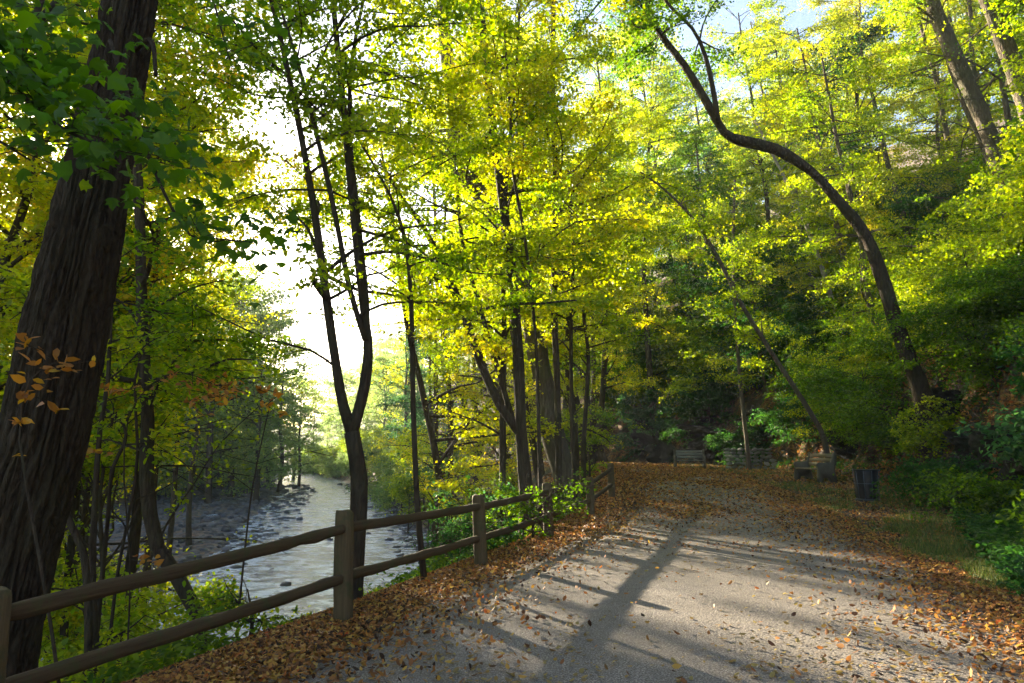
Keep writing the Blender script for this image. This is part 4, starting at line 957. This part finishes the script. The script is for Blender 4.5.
def rock_geo(a, c, size, seed, sub=3, jag=.5):
    rng = np.random.default_rng(seed); n = 6*(sub+1); m = 2*n
    th = np.linspace(0, np.pi, n); ph = np.linspace(0, 2*np.pi, m, endpoint=False)
    T, P_ = np.meshgrid(th, ph, indexing='ij')
    D = np.stack([np.sin(T)*np.cos(P_), np.sin(T)*np.sin(P_), np.cos(T)], -1)
    # cut by random planes for facets
    r = np.full(T.shape, 1.0)
    for k in range(30):
        nrm = rng.normal(size=3); nrm /= np.linalg.norm(nrm); d = rng.uniform(.5, .95)
        dn = D@nrm; r = np.where(dn > .05, np.minimum(r, d/np.maximum(dn, .05)), r)
    r = r*(1+jag*.35*(fbm(D[..., 0]*2.5+seed, D[..., 1]*2.5, D[..., 2]*2.5, seed=seed)-.5)*2)
    V_ = (D*r[..., None]*np.array(size)/2).reshape(-1, 3); V_ = rot(V_, rng.normal()*.2, rng.normal()*.2, rng.uniform(0, 6.28))+np.array(c)
    idx = np.arange(n*m).reshape(n, m); nx_ = np.roll(idx, -1, 1)
    a.addq(V_, np.stack([idx[:-1], idx[1:], nx_[1:], nx_[:-1]], -1).reshape(-1, 4))
def stone_wall():
    A = W(727, 469, 36); B = W(772, 469, 34.5); g = Hs(A[0], 36)
    root = empty('stone_wall', ((A[0]+B[0])/2, 35.2, g), 'short mossy dry-stone wall between the two benches', 'wall')
    a = Acc(); rng = np.random.default_rng(9); o = np.array(root.location); d = (B-A)[:2]; L = np.linalg.norm(d); d /= L; z = 0
    while z < .95:
        h = rng.uniform(.13, .2); x = -.05
        while x < L:
            w = rng.uniform(.2, .42); c = A[:2]+d*(x+w/2)
            rock_geo(a, np.array([c[0], c[1]+rng.normal()*.03, g+z+h/2])-o, (w*1.12, .5, h*1.25), int(rng.integers(1e6)), 0, .3); x += w
        z += h
    link(a.mesh('masonry', M_WALLST), 'masonry', root)
stone_wall()

ROCKS = [(1.0, 15.6, 2.2, 1.8, 'dark jagged rock face right of the bin, at the foot of the slope'), (1.1, 17.3, 2.0, 2.0, 'dark overhanging rock right behind the bin'), (1.3, 13.8, 2.0, 1.6, 'dark rock at the right edge above the grass'),
         (2.4, 16.4, 1.8, 1.4, 'brown rock ledge above the rock face'), (1.2, 20, 2.4, 1.8, 'shaded rock between the bin and the arching tree'), (1.0, 28, 2.8, 2.4, 'dark rock behind the nearer bench'),
         (.9, 43.5, 4, 2.8, 'black shaded rock face behind the far bench'), (.8, 48.5, 4.4, 3.2, 'shaded rock left of the far bench'), (1.4, 39, 3, 2.2, 'shaded rock behind the stone wall')]
for i, (s, y, w, h, lab) in enumerate(ROCKS):
    x = float(tab(y, TOE))+s/.88; g = Hs(x-.5, y); a = Acc()
    for k in range(4):
        rr = np.random.default_rng(i*10+k); rock_geo(a, (rr.normal()*w*.2, rr.normal()*w*.2, h*(.12+.2*k)), (w*rr.uniform(.7, 1.1), w*.7, h*rr.uniform(.35, .6)), i*10+k, 4, 1.2)
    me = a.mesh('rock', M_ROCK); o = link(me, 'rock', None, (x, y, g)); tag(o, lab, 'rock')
# boulders and loose stones of the river
RB = [(430, 510, 1.7), (405, 505, 1.3), (300, 520, .9), (243, 545, 1.0), (355, 560, .6), (285, 585, .8), (470, 520, 1.4), (448, 545, 1.1), (215, 520, 1.5), (120, 500, 2.4), (60, 510, 2.0), (345, 520, .9), (270, 500, 1.2), (330, 540, .6), (390, 540, .7)]
rng = np.random.default_rng(12)
for i, (px, py, s) in enumerate(RB):
    a0 = W(px, py, 1.0); Y = (CAMH-WATER)/(CAMH-a0[2]); x, y = a0[0]*Y, Y
    a = Acc(); rock_geo(a, (0, 0, 0), (s*1.3, s, s*.6), 50+i, 1, .6)
    tag(link(a.mesh('boulder', M_RIVST), 'boulder', None, (x, y, max(WATER, Hs(x, y)))), 'grey boulder lying in the shallow river beyond the fence', 'boulder', 'boulders in the river')
a = Acc()
for k in range(2600):
    y = rng.uniform(16, 120)**1.0; bar = float(tab(y, BAR)); sh = float(tab(y, SHORE))
    if rng.random() < .72: x = bar+2.5-abs(rng.normal())*14
    else: x = sh-rng.exponential(.8)+.6
    z = max(Hs(x, y), WATER-.1); s = rng.uniform(.12, .5)*(1+y/90)
    V_ = rng.normal(size=(8, 3)); V_ = np.array([(-1, -1, -1), (1, -1, -1), (1, 1, -1), (-1, 1, -1), (-.6, -.6, 1), (.6, -.6, 1), (.6, .6, 1), (-.6, .6, 1)])+rng.normal(size=(8, 3))*.22
    V_ = rot(V_*np.array([.5, .4, .25])*s, 0, 0, rng.uniform(0, 6.3))+np.array([x, y, z])
    a.add(V_, [(0, 3, 2, 1), (4, 5, 6, 7), (0, 1, 5, 4), (1, 2, 6, 5), (2, 3, 7, 6), (3, 0, 4, 7)])
tag(link(a.mesh('river_stones', M_RIVST), 'river_stones'), 'loose grey stones of the gravel bar', 'stones', None, 'stuff')

# ------------------------------------------------------------------ fallen leaves, grass
def scatter_leaves(name, label, n, sampler, size, mat, seed, templ='curl', lift=.012, tilt=.35):
    rng = np.random.default_rng(seed); x, y = sampler(rng, n)
    inside = (x > tab(y, PL)-.25) & (x < tab(y, PR)+.35)
    z = H(x, y)+np.where(inside, .033, 0)+lift+rng.random(len(x))*lift*1.5
    N = np.array([0, 0, 1.])+rng.normal(size=(len(x), 3))*tilt
    V_, sz, lo = leaf_geo(np.stack([x, y, z], 1), N, size*np.maximum(1, y/14)**.8*rng.uniform(.55, 1.4, len(x)), templ, rng)
    tag(link(np_mesh(name, V_, sz, lo, mat), name), label, 'leaves', None, 'stuff')
def depth_y(rng, n, a, b): # more samples near the camera
    u = rng.random(n); return 1/(1/a+u*(1/b-1/a))
def s_verge_left(rng, n):
    y = depth_y(rng, n, 3.2, 48); e = tab(y, EDGE); l = tab(y, PL)
    x = e-.35+rng.exponential(.5, n)+rng.normal(size=n)*.15; return x, y
def s_bank(rng, n):
    y = depth_y(rng, n, 3.5, 40); e = tab(y, EDGE); x = e-.2-rng.exponential(1.3, n); return x, y
def s_right(rng, n):
    y = depth_y(rng, n, 3.5, 48); t = tab(y, TOE); r = tab(y, PR); x = r+rng.random(n)**.8*(t-r+1.5)-rng.exponential(.5, n); return x, y
def s_path(rng, n):
    y = depth_y(rng, n*3, 2.6, 48); x = rng.uniform(-5, 11, n*3)
    cl = fbm(x*.8, y*.5, seed=21); d_edge = np.minimum(x-tab(y, PL), tab(y, PR)-x)
    dens = np.where(d_edge < -.1, 0, .05+.9*np.exp(-np.maximum(d_edge, 0)/.5)+.5*sstep(.48, .7, cl)+.55*sstep(10, 19, y)+.25*sstep(.5, 3, x-tab(y, PL)-2)*0)
    right = np.exp(-np.maximum(tab(y, PR)-x, 0)/1.6)*.42
    k = rng.random(n*3) < (dens+np.where(d_edge < 0, 0, right))*.5; return x[k], y[k]
scatter_leaves('fallen_leaves', 'orange and brown fallen leaves heaped along the fence', 62000, s_verge_left, .052, M_LITTER, 1, tilt=.5, lift=.02)
scatter_leaves('fallen_leaves', 'brown fallen leaves on the steep river bank', 26000, s_bank, .08, M_LITTER, 2, tilt=.5)
scatter_leaves('fallen_leaves', 'orange fallen leaves over the grass on the right side of the path', 65000, s_right, .054, M_LITTER, 3, tilt=.5)
scatter_leaves('fallen_leaves', 'pale yellow-brown leaves scattered on the gravel', 26000, s_path, .048, M_PLITTER, 4, tilt=.22, lift=.005)
def s_farpath(rng, n):
    y = depth_y(rng, n, 11, 50); x = tab(y, PL)-.3+rng.random(n)*(tab(y, PR)-tab(y, PL)+.6)
    dens = sstep(10.5, 17, y)*(.25+.75*sstep(.40, .6, fbm(x*.7, y*.35, seed=27)))+.5*np.exp(-(tab(y, PR)-x)/.7)*sstep(9, 12, y); k = rng.random(n) < dens; return x[k], y[k]
scatter_leaves('fallen_leaves', 'fallen leaves covering the far shaded part of the path', 42000, s_farpath, .055, M_LITTER, 7, tilt=.3, lift=.006)
def s_slope(rng, n):
    y = depth_y(rng, n, 7, 40); x = tab(y, TOE)+rng.exponential(3.2, n); k = fbm(x*.3, y*.3, seed=55) > .42; return x[k], y[k]
scatter_leaves('fallen_leaves', 'rusty fallen leaves caught on the steep slope', 40000, s_slope, .10, M_LITTER, 5, tilt=.6, lift=.03)
def grass():
    rng = np.random.default_rng(6); n = 130000
    y = depth_y(rng, n, 4.5, 44); t = tab(y, TOE); r = tab(y, PR); x = r+.1+rng.random(n)*(t-r+1.0)
    k = fbm(x*.9, y*.7, seed=66) > .52-.12*sstep(0, 2, x-r-1.0); x, y = x[k], y[k]; n = len(x)
    z = H(x, y); h = rng.uniform(.03, .13, n)*(.6+.9*fbm(x*2.2, y*2.2, seed=69)); w = .004+.003*np.sqrt(y/8); a = rng.uniform(0, 6.28, n); lean = rng.normal(size=(n, 2))*.05
    P0 = np.stack([x-np.cos(a)*w, y-np.sin(a)*w, z-.01], 1); P1 = np.stack([x+np.cos(a)*w, y+np.sin(a)*w, z-.01], 1)
    P2 = np.stack([x+lean[:, 0], y+lean[:, 1], z+h], 1)
    V_ = np.stack([P0, P1, P2], 1).reshape(-1, 3)
    tag(link(np_mesh('grass', V_, np.full(n, 3), np.arange(3*n), M_GRASS), 'grass'), 'short green grass along the right side of the path', 'grass', None, 'stuff')
grass()
def ground_plants():
    rng = np.random.default_rng(16); n = 16000
    y = depth_y(rng, n, 7, 52); x = tab(y, TOE)-.2+np.abs(rng.normal(size=n))*3.4
    k = fbm(x*.5, y*.5, seed=67) > .44; x, y = x[k], y[k]
    m = 7; X = np.repeat(x, m)+rng.normal(size=len(x)*m)*.12; Y_ = np.repeat(y, m)+rng.normal(size=len(x)*m)*.12
    Z = H(X, Y_)+rng.uniform(.05, .35, len(X)); C = np.stack([X, Y_, Z], 1)
    V_, sz, lo = leaf_geo(C, np.array([0, -.2, 1.])+rng.normal(size=C.shape)*.4, .085*rng.uniform(.7, 1.3, len(C)), 'leaf', rng)
    tag(link(np_mesh('undergrowth', V_, sz, lo, LM['deep']), 'undergrowth'), 'low green ground cover on the right slope', 'undergrowth', None, 'stuff')
    n = 3200; y = depth_y(rng, n, 5, 34); e = tab(y, EDGE); x = e-.5-np.abs(rng.normal(size=n))*2.6
    k = fbm(x*.6, y*.6, seed=68) > .46; x, y = x[k], y[k]
    X = np.repeat(x, m)+rng.normal(size=len(x)*m)*.12; Y_ = np.repeat(y, m)+rng.normal(size=len(x)*m)*.12
    C = np.stack([X, Y_, H(X, Y_)+rng.uniform(.05, .4, len(X))], 1)
    k = sky_keep(C, rng); C = C[k]
    V_, sz, lo = leaf_geo(C, np.array([0, -.2, 1.])+rng.normal(size=C.shape)*.45, .07*rng.uniform(.7, 1.3, len(C)), 'leaf', rng)
    tag(link(np_mesh('undergrowth', V_, sz, lo, LM['green']), 'undergrowth'), 'low bright ground cover on the river bank behind the fence', 'undergrowth', None, 'stuff')
ground_plants()

# ------------------------------------------------------------------ haze
if HAZE > 0:
    a = Acc(); a.box((-20, 140, 30), (640, 460, 84))
    m, nt, out = newmat('haze_air'); v = nt.nodes.new('ShaderNodeVolumePrincipled')
    v.inputs['Color'].default_value = (.93, .96, 1, 1); v.inputs['Density'].default_value = HAZE; v.inputs['Anisotropy'].default_value = .15
    nt.links.new(v.outputs[0], out.inputs['Volume'])
    tag(link(a.mesh('haze', m), 'haze'), 'thin pale morning haze over the river valley', 'haze', None, 'stuff')
